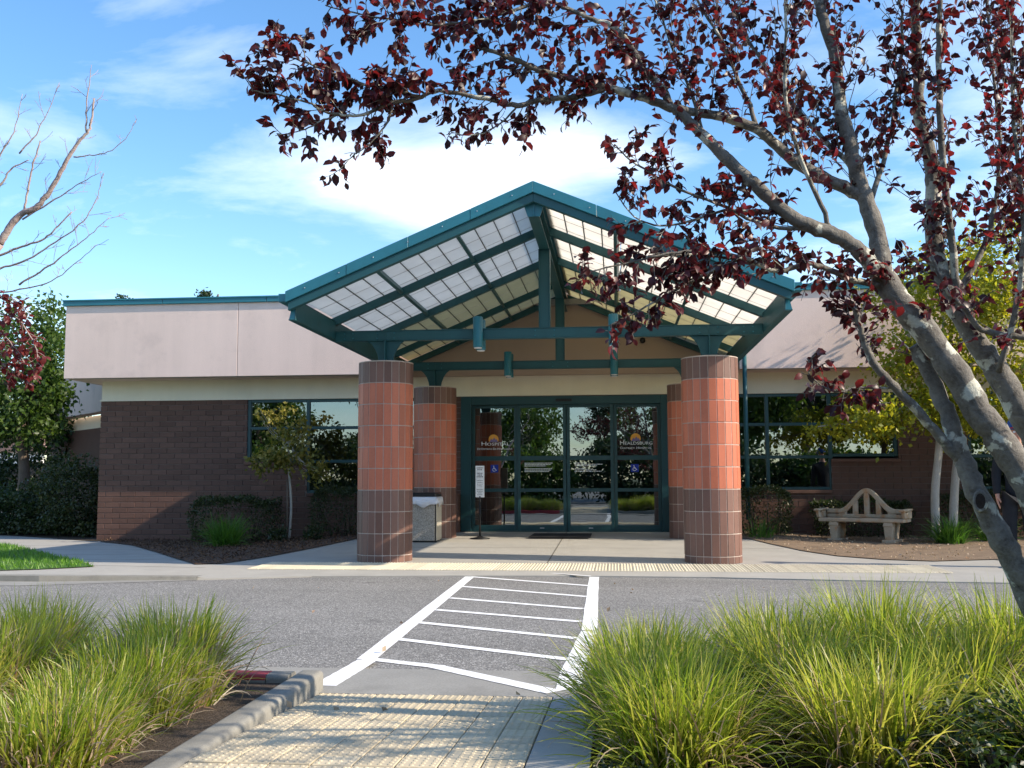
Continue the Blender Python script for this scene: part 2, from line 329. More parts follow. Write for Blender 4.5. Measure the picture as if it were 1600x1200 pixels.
class MB:
    """collects pieces of ONE part"""
    def __init__(s): s.v = []; s.f = []; s.m = []; s.sm = []
    def add(s, vs, fs, mi=0, smooth=False):
        b = len(s.v); s.v += [tuple(v) for v in vs]
        for f in fs: s.f.append([i + b for i in f]); s.m.append(mi); s.sm.append(smooth)
        return s
    def box(s, x0, x1, y0, y1, z0, z1, mi=0, ch=0.0):
        if ch:
            return s.chbox(x0, x1, y0, y1, z0, z1, ch, mi)
        vs = [(x, y, z) for x in (x0, x1) for y in (y0, y1) for z in (z0, z1)]
        return s.add(vs, [(0, 1, 3, 2), (4, 6, 7, 5), (0, 4, 5, 1), (2, 3, 7, 6), (0, 2, 6, 4), (1, 5, 7, 3)], mi)
    def chbox(s, x0, x1, y0, y1, z0, z1, c, mi=0):
        bm = bmesh.new(); bmesh.ops.create_cube(bm, size=1)
        for v in bm.verts: v.co = Vector(((x0 + x1) / 2 + v.co.x * (x1 - x0), (y0 + y1) / 2 + v.co.y * (y1 - y0), (z0 + z1) / 2 + v.co.z * (z1 - z0)))
        bmesh.ops.bevel(bm, geom=bm.edges[:], offset=c, segments=1, affect='EDGES', clamp_overlap=True)
        bm.verts.index_update()
        s.add([v.co for v in bm.verts], [[v.index for v in f.verts] for f in bm.faces], mi); bm.free(); return s
    def beam(s, a, b, w, h, mi=0, up=(0, 0, 1), ends=None):
        """box beam from a to b; w across, h along 'up' measured downward from the line"""
        a, b = Vector(a), Vector(b); d = (b - a).normalized(); up = Vector(up); side = d.cross(up).normalized(); u = side.cross(d).normalized()
        vs = []
        for p in (a, b):
            for sx in (-w / 2, w / 2):
                for sz in (0, -h): vs.append(p + side * sx + u * sz)
        return s.add(vs, [(0, 1, 3, 2), (4, 6, 7, 5), (0, 4, 5, 1), (2, 3, 7, 6), (0, 2, 6, 4), (1, 5, 7, 3)], mi)
    def vbeam(s, a, b, w, h, mi=0):
        """beam between a and b whose section is measured vertically (plumb ends); w along Y"""
        a, b = Vector(a), Vector(b); vs = []
        for p in (a, b):
            for sy in (-w / 2, w / 2):
                for sz in (0, -h): vs.append(p + Vector((0, sy, sz)))
        return s.add(vs, [(0, 1, 3, 2), (4, 6, 7, 5), (0, 4, 5, 1), (2, 3, 7, 6), (0, 2, 6, 4), (1, 5, 7, 3)], mi)
    def tube(s, pts, rad, n=8, mi=0, cap=True):
        pts = [Vector(p) for p in pts]; k = len(pts); vs = []; ref = None
        for i, p in enumerate(pts):
            d = (pts[min(i + 1, k - 1)] - pts[max(i - 1, 0)]).normalized()
            if ref is None:
                ref = d.cross(Vector((0.31, 0.2, 0.93)))
                if ref.length < 1e-3: ref = d.cross(Vector((1, 0, 0)))
            ref = (ref - d * ref.dot(d)).normalized(); bi = d.cross(ref); r = rad[i] if hasattr(rad, '__len__') else rad
            for j in range(n):
                a = 2 * math.pi * j / n; vs.append(p + (ref * math.cos(a) + bi * math.sin(a)) * r)
        fs = [(i * n + j, i * n + (j + 1) % n, (i + 1) * n + (j + 1) % n, (i + 1) * n + j) for i in range(k - 1) for j in range(n)]
        s.add(vs, fs, mi, True)
        if cap:
            b = len(s.v) - len(vs)
            s.f.append([b + j for j in range(n)][::-1]); s.m.append(mi); s.sm.append(False)
            s.f.append([b + (k - 1) * n + j for j in range(n)]); s.m.append(mi); s.sm.append(False)
        return s
    def lathe(s, prof, n=16, c=(0, 0, 0), mi=0, smooth=True):
        vs = [(c[0] + r * math.cos(2 * math.pi * j / n), c[1] + r * math.sin(2 * math.pi * j / n), c[2] + z) for r, z in prof for j in range(n)]
        k = len(prof)
        s.add(vs, [(i * n + j, i * n + (j + 1) % n, (i + 1) * n + (j + 1) % n, (i + 1) * n + j) for i in range(k - 1) for j in range(n)], mi, smooth)
        b = len(s.v) - len(vs)
        s.f.append([b + j for j in range(n)][::-1]); s.m.append(mi); s.sm.append(False)
        s.f.append([b + (k - 1) * n + j for j in range(n)]); s.m.append(mi); s.sm.append(False)
        return s
    def prism(s, poly, o, u, v, w, mi=0):
        """polygon (2D list) in plane o + x*u + y*v, extruded by vector w"""
        o, u, v, w = map(Vector, (o, u, v, w)); n = len(poly)
        a = [o + u * x + v * y for x, y in poly]; vs = a + [p + w for p in a]
        return s.add(vs, [list(range(n))[::-1], list(range(n, 2 * n))] + [(i, (i + 1) % n, n + (i + 1) % n, n + i) for i in range(n)], mi)
    def mesh(s, name, mats):
        me = bpy.data.meshes.new(name); me.from_pydata(s.v, [], s.f)
        for m in ([mats] if isinstance(mats, str) else mats): me.materials.append(MATS[m])
        me.polygons.foreach_set('material_index', s.m); me.polygons.foreach_set('use_smooth', s.sm)
        bm = bmesh.new(); bm.from_mesh(me); bmesh.ops.recalc_face_normals(bm, faces=bm.faces[:]); bm.to_mesh(me); bm.free()
        return me
    def build(s, name, mats, parent=None, loc=None, bevel=0.0):
        o = link(name, s.mesh(name, mats), parent, loc)
        if bevel:
            b = o.modifiers.new('bevel', 'BEVEL'); b.width = bevel; b.segments = 1; b.limit_method = 'ANGLE'
        return o
def put(o, parent):
    """parent with the child's world coordinates kept (parents here sit unrotated)"""
    o.parent = parent; o.matrix_parent_inverse = Matrix.Translation(-Vector(parent.location)); return o

# ------------------------------------------------------------------ ground
def sstep(a, b, x):
    t = max(0.0, min(1.0, (x - a) / (b - a))); return t * t * (3 - 2 * t)
def gz(x, y):
    """height of the pavement around the entrance"""
    slab = 0.094 * max(0, min(1, (y + 0.4) / 3.9)) + 0.03 * max(0, min(1, (y - 3.5) / 1.8))
    left = -0.055 * max(0, min(1, y / 5.4)) + 0.035 * sstep(0.5, -1.5, y)
    right = 0.055 * max(0, min(1, (y + 0.4) / 4.5))
    wl = sstep(-6.0, -3.3, x); wr = sstep(5.5, 3.2, x)
    v = slab * wl + left * (1 - wl)
    return v * wr + right * (1 - wr)
def sheet(name, poly, off, mat, zf=gz, step=0.5, parent=None, skirt=0.0):
    bm = bmesh.new(); vs = [bm.verts.new((x, y, 0)) for x, y in poly]; bm.faces.new(vs)
    if skirt:
        pass
    x0, x1 = min(p[0] for p in poly), max(p[0] for p in poly); y0, y1 = min(p[1] for p in poly), max(p[1] for p in poly)
    if step:
        for ax, a, b in ((0, x0, x1), (1, y0, y1)):
            k = math.ceil(a / step)
            while k * step < b:
                c = [0, 0, 0]; c[ax] = k * step; nn = [0, 0, 0]; nn[ax] = 1
                bmesh.ops.bisect_plane(bm, geom=bm.verts[:] + bm.edges[:] + bm.faces[:], plane_co=c, plane_no=nn, dist=1e-5); k += 1
    bmesh.ops.triangulate(bm, faces=bm.faces[:])
    for v in bm.verts: v.co.z = (zf(v.co.x, v.co.y) if zf else 0) + off
    bmesh.ops.recalc_face_normals(bm, faces=bm.faces[:])
    if sum(f.normal.z for f in bm.faces) < 0: bmesh.ops.reverse_faces(bm, faces=bm.faces[:])
    if skirt:
        be = [e for e in bm.edges if e.is_boundary]; r = bmesh.ops.extrude_edge_only(bm, edges=be)
        for g in r['geom']:
            if isinstance(g, bmesh.types.BMVert): g.co.z -= skirt
    me = bpy.data.meshes.new(name); bm.to_mesh(me); bm.free(); me.materials.append(MATS[mat])
    return link(name, me, parent)
flat = lambda x, y: 0.0
tag(sheet('ground', [(-700, -700), (700, -700), (700, 900), (-700, 900)], -0.16, 'far_ground', flat, 0), kind='structure')
FAR_EDGE = [(-30, -2.1), (-12, -2.55), (-8, -2.75), (-5.5, -2.78), (-3.8, -2.45), (-2.6, -2.02), (-1.0, -1.86), (0.5, -1.80), (2, -1.86), (3.4, -2.1), (5.2, -2.3), (8, -2.35), (30, -2.35)]
tag(sheet('road', [(-60, -7.72), (60, -7.72), (60, -1.2), (-60, -1.2)], -0.03, 'asphalt', flat, 0), kind='structure')
# pavement on the building side; its near edge is a concrete gutter apron that follows the kerb line
pav = [(x, y) for x, y in FAR_EDGE] + [(30, 9), (9.2, 9), (9.2, 5.5), (-9.2, 5.5), (-9.2, 30), (-30, 30)]
tag(sheet('pavement', pav, 0.0, 'concrete', lambda x, y: gz(x, y) - 0.016 * sstep(-1.5, -1.9, y) * sstep(-6, -3.5, x), 0.5, skirt=0.12), kind='structure')
# the entrance forecourt runs into the lobby
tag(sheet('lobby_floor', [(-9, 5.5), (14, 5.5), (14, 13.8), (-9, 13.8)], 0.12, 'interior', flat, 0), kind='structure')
# gutter along the kerb at the far left
gp = [(x, y) for x, y in FAR_EDGE if x <= -3.8]
gut = MB()
for (xa, ya), (xb, yb) in zip(gp[:-1], gp[1:]):
    gut.add([(xa, ya - 0.42, -0.026), (xb, yb - 0.42 * (1 if xb < -4 else 0.1), -0.026), (xb, yb + 0.02, -0.022), (xa, ya + 0.02, -0.022)], [(0, 1, 2, 3)])
tag(gut.build('gutter', 'gutter_concrete'), kind='structure')
kb = MB()
for (xa, ya), (xb, yb) in zip(gp[:-1], gp[1:]):
    za, zb = gz(xa, ya) + 0.008, gz(xb, yb) + 0.008
    kb.add([(xa, ya - 0.015, -0.05), (xb, yb - 0.015, -0.05), (xb, yb - 0.004, zb), (xa, ya - 0.004, za), (xa, ya + 0.15, za), (xb, yb + 0.15, zb)],
           [(0, 1, 2, 3), (3, 2, 5, 4)])
tag(kb.build('kerb', 'kerb_concrete'), kind='structure')
# scored joints of the pavement
jt = MB()
def joint(pts, w=0.009):
    P = []
    for (xa, ya), (xb, yb) in zip(pts[:-1], pts[1:]):
        k = max(1, int(math.hypot(xb - xa, yb - ya) / 0.25))
        P += [(xa + (xb - xa) * i / k, ya + (yb - ya) * i / k) for i in range(k)]
    P.append(pts[-1])
    for (xa, ya), (xb, yb) in zip(P[:-1], P[1:]):
        d = Vector((xb - xa, yb - ya)).normalized(); nx, ny = -d.y * w, d.x * w
        jt.add([(xa - nx, ya - ny, gz(xa, ya) + 0.003), (xb - nx, yb - ny, gz(xb, yb) + 0.003), (xb + nx, yb + ny, gz(xb, yb) + 0.003), (xa + nx, ya + ny, gz(xa, ya) + 0.003)], [(0, 1, 2, 3)])
joint([(0.03, -0.4), (0.02, 5.2)]); joint([(-2.9, 1.9), (3.4, 1.9)]); joint([(-3.4, 3.6), (2.9, 3.6)])
for yy in (-1.3, -0.1, 1.1, 2.3, 3.5):
    joint([(-9.0 + 0.9 * yy * -0.4, yy), (-4.9 - 0.55 * yy, yy)])
joint([(4.72, -1.5), (4.35, -0.2)]); joint([(6.2, -2.1), (5.9, 0.7)]); joint([(7.9, -2.1), (7.5, 0.7)])
jo = jt.build('pavement_joint', 'joint'); jo['kind'] = 'structure'

def P2(l, z=0.0): return [(atz(px, py, z).x, atz(px, py, z).y) for px, py in l]
# beds and lawn
bedL = [(-9.08, 5.40)] + P2([(158, 843), (205, 849), (245, 862), (275, 874), (305, 884), (345, 882), (420, 872), (500, 860), (556, 851)]) + [(-2.95, 3.2), (-2.6, 4.6), (-2.5, 5.40)]
tag(sheet('planting_bed', bedL, 0.012, 'mulch', step=0.3), kind='structure')
bedR = [(2.5, 5.40), (2.62, 4.2)] + P2([(1172, 849), (1205, 855), (1255, 863), (1310, 869), (1380, 873), (1460, 875), (1540, 873), (1640, 871)], 0.03) + [(12, 1.6), (12, 5.40)]
tag(sheet('planting_bed', bedR, 0.012, 'dirt', step=0.3), kind='structure')
lawn = P2([(-60, 838), (20, 850), (75, 865), (120, 879), (148, 890), (60, 895), (-40, 898)]) + [(-12.5, -1.75), (-13.5, 2.5)]
tag(sheet('lawn', lawn, 0.010, 'turf', step=0.5), kind='structure')
backbed = P2([(-80, 826), (0, 832), (80, 837), (150, 842)]) + [(-9.15, 8), (-9.3, 13), (-26, 20), (-26, 6)]
tag(sheet('planting_bed', backbed, 0.012, 'soil', step=0.6), kind='structure')

# near side of the road: gutter apron, planters, kerbs, ramp path
RAMP_Y, GUT_Y, KT = -8.42, -7.72, 0.088
def pz(y):                                   # the ramp climbs from the gutter to kerb height
    return 0.096 * max(0, min(1, (-8.45 - y) / 1.60)) - 0.012
near_gut = MB(); near_gut.box(-40, 40, RAMP_Y, GUT_Y, -0.2, -0.014); tag(near_gut.build('gutter', 'gutter_concrete'), kind='structure')
def bedz(x, y): return 0.062 + 0.018 * math.sin(x * 1.7) * math.sin(y * 2.1)
tag(sheet('planter_soil', [(-30, -14.5), (-0.74, -14.5), (-0.74, -8.44), (-30, -8.44)], 0, 'soil', bedz, 0.6), kind='structure')
tag(sheet('planter_soil', [(0.83, -14.5), (30, -14.5), (30, -8.44), (0.83, -8.44)], 0, 'soil', bedz, 0.6), kind='structure')
tag(sheet('parking_lot', [(-60, -70), (60, -70), (60, -14.5), (-60, -14.5)], 0.09, 'asphalt', flat, 0), kind='structure')
def kerb_profile(w, top):
    r = 0.026; pts = [(-w / 2, -0.15)]
    pts += [(-w / 2 + r - r * math.cos(a), top - r + r * math.sin(a)) for a in [math.pi / 2 * k / 4 for k in range(5)]]
    pts += [(w / 2 - r + r * math.sin(a), top - r + r * math.cos(a)) for a in [math.pi / 2 * k / 4 for k in range(5)]]
    return pts + [(w / 2, -0.15)]
def kerb_run(a, b, w, top, mats, red=None):
    """kerb of rounded section from a to b (plan points)"""
    a, b = Vector((*a, 0)), Vector((*b, 0)); d = (b - a).normalized(); n = Vector((d.y, -d.x, 0)); pr = kerb_profile(w, top); k = len(pr); m = max(2, int((b - a).length / 0.25)); mb = MB(); vs = []
    for i in range(m + 1):
        p = a.lerp(b, i / m); jz = random.uniform(-.0006, .0006); jx = random.uniform(-.0006, .0006)
        vs += [p + n * (x + jx) + Vector((0, 0, z + jz)) for x, z in pr]
    mb.add(vs, [(i * k + q, i * k + q + 1, (i + 1) * k + q + 1, (i + 1) * k + q) for i in range(m) for q in range(k - 1)], 0, True)
    mb.add([vs[q] for q in range(k)], [list(range(k))]); mb.add([vs[m * k + q] for q in range(k)], [list(range(k))])
    if red:
        for f, smf in enumerate(mb.f[:m * (k - 1)]):
            if red(f % (k - 1)): mb.m[f] = 1
    return tag(mb.build('kerb', mats), kind='structure')
kerb_run((-0.684, -14.5), (-0.684, -8.345), 0.13, KT, 'kerb_concrete')
kerb_run((-0.88, -8.425), (-0.766, -8.425), 0.15, KT - .001, 'kerb_concrete')
kerb_run((-30, -8.425), (-0.884, -8.425), 0.15, KT - .001, ['kerb_concrete', 'red_paint'], red=lambda q: q < 10)
kerb_run((0.88, -8.425), (30, -8.425), 0.15, KT - .001, 'kerb_concrete')
tag(sheet('path', [(-0.62, -14.5), (0.61, -14.5), (0.61, RAMP_Y), (-0.62, RAMP_Y)], -0.009, 'joint', lambda x, y: pz(y), 0.25), kind='structure')
tag(sheet('path', [(-0.62, -14.5), (0.61, -14.5), (0.61, -12.4), (-0.62, -12.4)], -0.001, 'concrete', lambda x, y: pz(y), 0.25), kind='structure')
tag(sheet('path_edge', [(0.612, -14.5), (0.84, -14.5), (0.84, RAMP_Y), (0.612, RAMP_Y)], 0.0, 'concrete', lambda x, y: pz(y) + .02 * sstep(.62, .84, x), 0.25, skirt=.05), kind='structure')
path_obj = [o for o in COL.objects if o.name == 'path'][0]
# tactile paving tiles with their domes
def dome_tile(name, sx, sy, nx, ny, mat, r=0.0085, h=0.005):
    mb = MB(); mb.chbox(-sx / 2, sx / 2, -sy / 2, sy / 2, -0.03, 0, 0.003)
    for i in range(nx):
        for j in range(ny):
            x = -sx / 2 + sx * (i + .5) / nx; y = -sy / 2 + sy * (j + .5) / ny; n = 6
            vs = [(x + r * math.cos(k * math.pi / 3), y + r * math.sin(k * math.pi / 3), 0) for k in range(n)] + [(x + r * .55 * math.cos(k * math.pi / 3), y + r * .55 * math.sin(k * math.pi / 3), h) for k in range(n)]
            mb.add(vs, [(k, (k + 1) % n, n + (k + 1) % n, n + k) for k in range(n)] + [tuple(range(n, 2 * n))], 0, False)
    return mb.mesh(name, mat)
T = 0.1525
tile_me = dome_tile('tile', T - 0.005, T - 0.011, 4, 4, 'tactile', r=0.0105, h=0.0034)
for j in range(25):
    y = RAMP_Y - T * (j + .5) - 0.005
    for i in range(8):
        x = -0.613 + T * (i + .5)
        o = link('tile', tile_me, path_obj); s = (pz(y + .05) - pz(y - .05)) / 0.1
        o.location = (x, y, pz(y) + random.uniform(-.0012, .0012)); o.rotation_euler = (math.atan(s), random.uniform(-.004, .004), 0)
pave_obj = [o for o in COL.objects if o.name == 'pavement'][0]
strip_me = dome_tile('tile', 0.148, 0.93, 4, 25, 'tactile_yellow', r=0.012, h=0.006)
for i in range(55):
    x = -3.62 + 0.153 * (i + .5)
    o = link('tile', strip_me, pave_obj); o.location = (x, -0.93, max(gz(x, -1.3), gz(x, -0.5)) + 0.012)
    o.rotation_euler = (0.006, 0, 0)

# crosswalk paint (each stripe a coat of its own)
def stripe(p0, p1, w0, w1, z=-0.0275):
    p0, p1 = Vector((*p0, 0)), Vector((*p1, 0)); d = (p1 - p0).normalized(); n = Vector((-d.y, d.x, 0)); k = 14; vs = []
    for i in range(k + 1):
        t = i / k; p = p0.lerp(p1, t); w = w0 + (w1 - w0) * t
        for sg in (-1, 1): vs.append(p + n * sg * (w / 2 + random.uniform(-.003, .003)) + Vector((0, 0, z)))
    mb = MB(); mb.add(vs, [(2 * i, 2 * i + 2, 2 * i + 3, 2 * i + 1) for i in range(k)])
    o = mb.build('crosswalk_stripe', 'white_paint'); o['kind'] = 'structure'; return o
def strip_px(a, b, w0, w1, z=-0.0275):
    A, B = atz(*a, z), atz(*b, z); stripe((A.x, A.y), (B.x, B.y), w0, w1, z)
strip_px((507, 1071), (574, 1031), 0.135, 0.125, -0.0122)
strip_px((572, 1030), (744, 893), 0.125, 0.11)
strip_px((893, 1050), (921, 985), 0.135, 0.12); strip_px((920.5, 986), (929, 895), 0.12, 0.11)
strip_px((888, 1078), (893.5, 1048), 0.135, 0.135, -0.0122)
for a, b, w in (((735, 901), (921, 915), .085), ((720, 916), (917, 932), .085), ((703, 934), (911, 951), .085), ((681, 952.5), (907, 971), .085), ((652, 972), (900, 997), .088), ((612, 997), (888, 1030), .09)):
    strip_px(a, b, w, w, -0.0262)
strip_px((566, 1028), (690, 1042), .085, .10, -0.0262); strip_px((680, 1041), (866, 1081), .10, .115, -0.0110)
strip_px((790, 889.5), (923, 900), .03, .05, -0.004)

# ------------------------------------------------------------------ building
YW, YF = 5.358, 4.70
BZ0, BZT, FB, FT = -0.12, 2.668, 3.048, 4.478
hosp = empty('hospital_building', (0, 6, 0))
tag(hosp, 'low hospital building with pink stucco fascia, cream band and dark brick walls', 'building')
WINS = [  # window openings: x0, x1, z0, z1
    (-6.16, -4.96, 1.455, 2.655), (-4.96, -2.25, 0.85, 2.655), (2.25, 4.84, 0.885, 2.655), (4.84, 6.03, 1.45, 2.655), (7.25, 9.6, 0.885, 2.655)]
DOOR = (-1.975, 1.94, -0.2, 2.655)
OPEN = WINS + [DOOR]
def wall_cells(x0, x1, z0, z1, opens):
    xs = sorted({x0, x1} | {v for o in opens for v in o[:2] if x0 < v < x1}); out = []
    for a, b in zip(xs[:-1], xs[1:]):
        m = (a + b) / 2; cut = sorted((o[2], o[3]) for o in opens if o[0] < m < o[1]); z = z0
        for c0, c1 in cut:
            if c0 > z: out.append((a, b, z, c0))
            z = max(z, c1)
        if z < z1: out.append((a, b, z, z1))
    return out
wl = MB()
for a, b, c, d in wall_cells(-9.127, 12.0, BZ0, BZT, OPEN): wl.box(a, b, YW + 0.014, YW + 0.25, c, d)
wl.box(-9.127, -8.9, YW + 0.2501, 13.9, BZ0, BZT)
wall = wl.build('brick_wall', 'mortar', hosp); put(wall, hosp)
BL, BH, JT = 0.3075, 0.1045, 0.011
def brick_mesh(l):
    mb = MB(); mb.chbox(0, l, 0, 0.05, 0, BH - JT, 0.004); return mb.mesh('brick', 'wall_brick')
bmesh_cache = {}
def bmsh(l):
    k = round(l, 2)
    if k not in bmesh_cache: bmesh_cache[k] = brick_mesh(k)
    return bmesh_cache[k]
cand = []
nc = int((BZT - BZ0) / BH)
for c in range(nc):
    z = BZT - BH * (c + 1) + JT / 2; x = -9.139 - (BL / 2 if c % 2 else 0)
    while x < 12.0:
        a, b = max(x, -9.139), min(x + BL - JT, 12.0); x += BL
        segs = [(a, b)]
        for o in OPEN:
            if o[2] < z + BH * .6 and o[3] > z + BH * .4:
                ns = []
                for s0, s1 in segs:
                    if s1 <= o[0] or s0 >= o[1]: ns.append((s0, s1)); continue
                    if s0 < o[0]: ns.append((s0, o[0]))
                    if s1 > o[1]: ns.append((o[1], s1))
                segs = ns
        for s0, s1 in segs:
            if s1 - s0 > 0.03: cand.append((s0, s1, z))
# the bricks in plainest view: the corner wall beside the lawn first, then under the windows
cand.sort(key=lambda q: (0 if q[1] <= -6.1 else 1, abs(q[0] + 6)))
rest = MB()
for k, (a, b, z) in enumerate(cand):
    jy = random.uniform(-.002, .002)
    if k < 300:
        me = bmsh(b - a); o = link('brick', me, wall); o.location = (a, YW + jy, z); o.matrix_parent_inverse = Matrix.Translation(-Vector((0, 0, 0)))
    else:
        rest.box(a, b, YW + jy, YW + 0.05, z, z + BH - JT)
zz_ = 0
for c in range(nc):                                   # bricks round the corner
    z = BZT - BH * (c + 1) + JT / 2; y = YW + 0.055 - (BL / 2 if c % 2 == 0 else 0)
    while y < 13.8:
        a = max(y, YW + 0.055); rest.box(-9.139, -9.10, a, y + BL - JT, z, z + BH - JT); y += BL
ro = rest.build('brickwork', 'wall_brick', wall); ro['kind'] = 'stuff'
sl = MB()
for (x0, x1, zt) in ((-6.2, -4.96, 1.455), (-4.96, -2.25, 0.85), (2.25, 4.84, 0.885), (4.84, 6.07, 1.45), (7.2, 9.6, 0.885)):
    s = MB(); s.box(x0, x1, YW - 0.035, YW + 0.12, zt - 0.06, zt - 0.002); put(s.build('sill', 'wall_brick', bevel=0.004), hosp)
# upper walls
up = MB()
up.box(-9.127, 12.0, YW + 0.004, YW + 0.26, BZT + 0.001, FT); up.box(-9.127, -8.9, YW + 0.261, 13.9, BZT + 0.001, FT)
put(up.build('upper_wall', 'cream_stucco'), hosp)
tr = MB(); tr.box(-9.16, -2.2, YW - 0.014, YW + 0.02, BZT - 0.012, BZT + 0.014); put(tr.build('trim', 'cream_stucco'), hosp)
tr = MB(); tr.box(2.2, 12.0, YW - 0.014, YW + 0.02, BZT - 0.012, BZT + 0.014); put(tr.build('trim', 'cream_stucco'), hosp)
def fascia(x0, x1, y0, y1):
    f = MB(); f.box(x0, x1, y0, y1, FB, FT); return put(f.build('fascia_panel', 'pink_stucco', bevel=0.006), hosp)
fascia(-9.56, -6.136, YF, YW + 0.002); fascia(-6.128, -3.16, YF, YW + 0.002)
fascia(3.16, 6.3, YF, YW + 0.002); fascia(6.308, 12.0, YF, YW + 0.002)
fascia(-9.56, -9.13, YW + 0.010, 13.9)
# soffit drip groove
dr = MB()
for a, b in ((-9.56, -3.18), (3.18, 12.0)):
    dr = MB(); dr.box(a, b, YF + 0.05, YF + 0.062, FB - 0.006, FB + 0.004); put(dr.build('drip_edge', 'teal_frame'), hosp)
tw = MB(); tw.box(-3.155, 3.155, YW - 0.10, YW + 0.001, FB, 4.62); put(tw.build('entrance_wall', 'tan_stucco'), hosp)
def cap(x0, x1, y0, y1):
    c = MB(); c.box(x0, x1, y0 - 0.045, y1, FT - 0.03, FT + 0.055); c.box(x0 - 0.01, x1 + .01, y0 - 0.06, y1, FT + 0.0555, FT + 0.085)
    return put(c.build('roof_cap', 'teal_cap', bevel=0.004), hosp)
for a, b in ((-9.605, -7.62), (-7.61, -5.58), (-5.57, -3.1), (3.1, 5.6), (5.61, 8.2), (8.21, 12)): cap(a, b, YF, YF + 0.35)
c = MB(); c.box(-9.605, -9.3, YF + 0.36, 13.9, FT - 0.03, FT + 0.085); put(c.build('roof_cap', 'teal_cap'), hosp)
rf = MB(); rf.box(-9.3, 12.0, YF + 0.4, 13.9, FT - 0.12, FT - 0.02); put(rf.build('roof', 'roof_grey'), hosp)
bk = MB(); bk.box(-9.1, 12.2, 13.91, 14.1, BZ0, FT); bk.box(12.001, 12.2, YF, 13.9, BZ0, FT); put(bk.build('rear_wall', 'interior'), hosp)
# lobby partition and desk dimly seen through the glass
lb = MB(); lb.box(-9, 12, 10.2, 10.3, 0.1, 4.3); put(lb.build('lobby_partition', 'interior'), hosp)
# windows
def window(x0, x1, z0, z1, xs, zs, lower=None):
    fr = MB(); y0, y1 = YW + 0.035, YW + 0.11; w = 0.03
    return fr, y0, y1, w
def make_window(vx, rows, skip=()):
    """vx: mullion x positions; rows: z lines top to bottom; skip: (col,row) cells left out"""
    fr = MB(); y0, y1 = YW + 0.03, YW + 0.12; w = 0.032; panes = []
    cols = len(vx) - 1
    for i, x in enumerate(vx):
        lo = min(rows[r + 1] for r in range(len(rows) - 1) for c in (i - 1, i) if 0 <= c < cols and (c, r) not in skip)
        fr.box(x - w if 0 < i < cols else (x if i == 0 else x - 2 * w), x + w if 0 < i < cols else (x + 2 * w if i == 0 else x), y0, y1, lo, rows[0])
    for c in range(cols):
        xa = vx[c] + (w if c > 0 else 2 * w); xb = vx[c + 1] - (w if c < cols - 1 else 2 * w)
        zs = [rows[r] for r in range(len(rows)) if r == 0 or (c, r - 1) not in skip]
        for q, z in enumerate(zs):
            h = 0.028; za, zb = (z - 0.055, z) if q == 0 else ((z, z + 0.055) if q == len(zs) - 1 else (z - h, z + h))
            fr.box(xa, xb, y0 + 0.003, y1 - 0.003, za, zb)
        for q in range(len(zs) - 1):
            panes.append((xa, xb, zs[q + 1] + (0.055 if q == len(zs) - 2 else 0.028), zs[q] - (0.055 if q == 0 else 0.028)))
    wo_ = put(fr.build('window', 'teal_frame', bevel=0.004), hosp)
    for a, b, c, d in panes:
        p = MB(); tilt = random.uniform(-.002, .002)
        p.add([(a, YW + 0.075 + tilt, c), (b, YW + 0.075 - tilt, c), (b, YW + 0.075 - tilt, d), (a, YW + 0.075 + tilt, d)], [(0, 1, 2, 3)])
        p.build('pane', 'glass', wo_)
ZR = [2.655, 2.095, 1.47, 0.868]
make_window([-6.16, -4.96, -3.76, -2.25], [2.655, 2.10, 1.455, 0.85], skip={(0, 2)})
make_window([2.25, 3.715, 4.84, 6.03], [2.655, 2.09, 1.488, 0.886], skip={(2, 2)})
make_window([7.25, 8.4, 9.6], [2.655, 2.09, 1.488, 0.886])

# entrance doors
DZ0 = 0.127
ex, eyd = [-1.975, -1.775, -0.907, 0.02, 0.902, 1.775, 1.94], YW
df = MB()
df.box(-1.975, -1.775, YW - 0.02, YW + 0.16, DZ0, 2.655); df.box(1.775, 1.94, YW - 0.02, YW + 0.16, DZ0, 2.655)
df.box(-1.774, 1.774, YW - 0.018, YW + 0.16, 2.50, 2.653); df.box(-1.78, 1.78, YW + 0.0, YW + 0.10, DZ0 - 0.02, DZ0 + 0.012)
door = put(df.build('sliding_door', 'teal_frame', bevel=0.004), hosp)
leafs = [(-1.775, -0.907, 0.06, False), (-0.907, 0.016, 0.02, True), (0.024, 0.902, 0.02, True), (0.902, 1.775, 0.06, False)]
for (a, b, dy, slide) in leafs:
    y0, y1 = YW + dy, YW + dy + 0.045; st = 0.062; f = MB()
    f.box(a + .002, a + st, y0, y1, DZ0 + .013, 2.498); f.box(b - st, b - .002, y0, y1, DZ0 + .013, 2.498)
    rails = [(DZ0 + .013, 0.245), (0.862, 0.928), (1.45, 1.535), (2.44, 2.498)]
    for c, d in rails: f.box(a + st, b - st, y0 + 0.003, y1 - 0.003, c, d)
    lf = f.build('door_leaf', 'teal_frame', door, bevel=0.004)
    for (r0, r1) in zip(rails[:-1], rails[1:]):
        p = MB(); yy = y0 + 0.022
        p.add([(a + st, yy, r0[1]), (b - st, yy, r0[1]), (b - st, yy, r1[0]), (a + st, yy, r1[0])], [(0, 1, 2, 3)])
        p.build('pane', 'glass', lf)
    if slide:
        h = MB(); h.box((a + b) / 2 - 0.04, (a + b) / 2 + 0.04, y0 - 0.012, y0 - 0.001, 0.185, 0.20); h.build('lock', 'steel', lf)
sn = MB(); sn.box(-0.17, 0.13, YW - 0.06, YW - 0.02, 2.555, 2.60); sn.build('motion_sensor', 'black_metal', door)

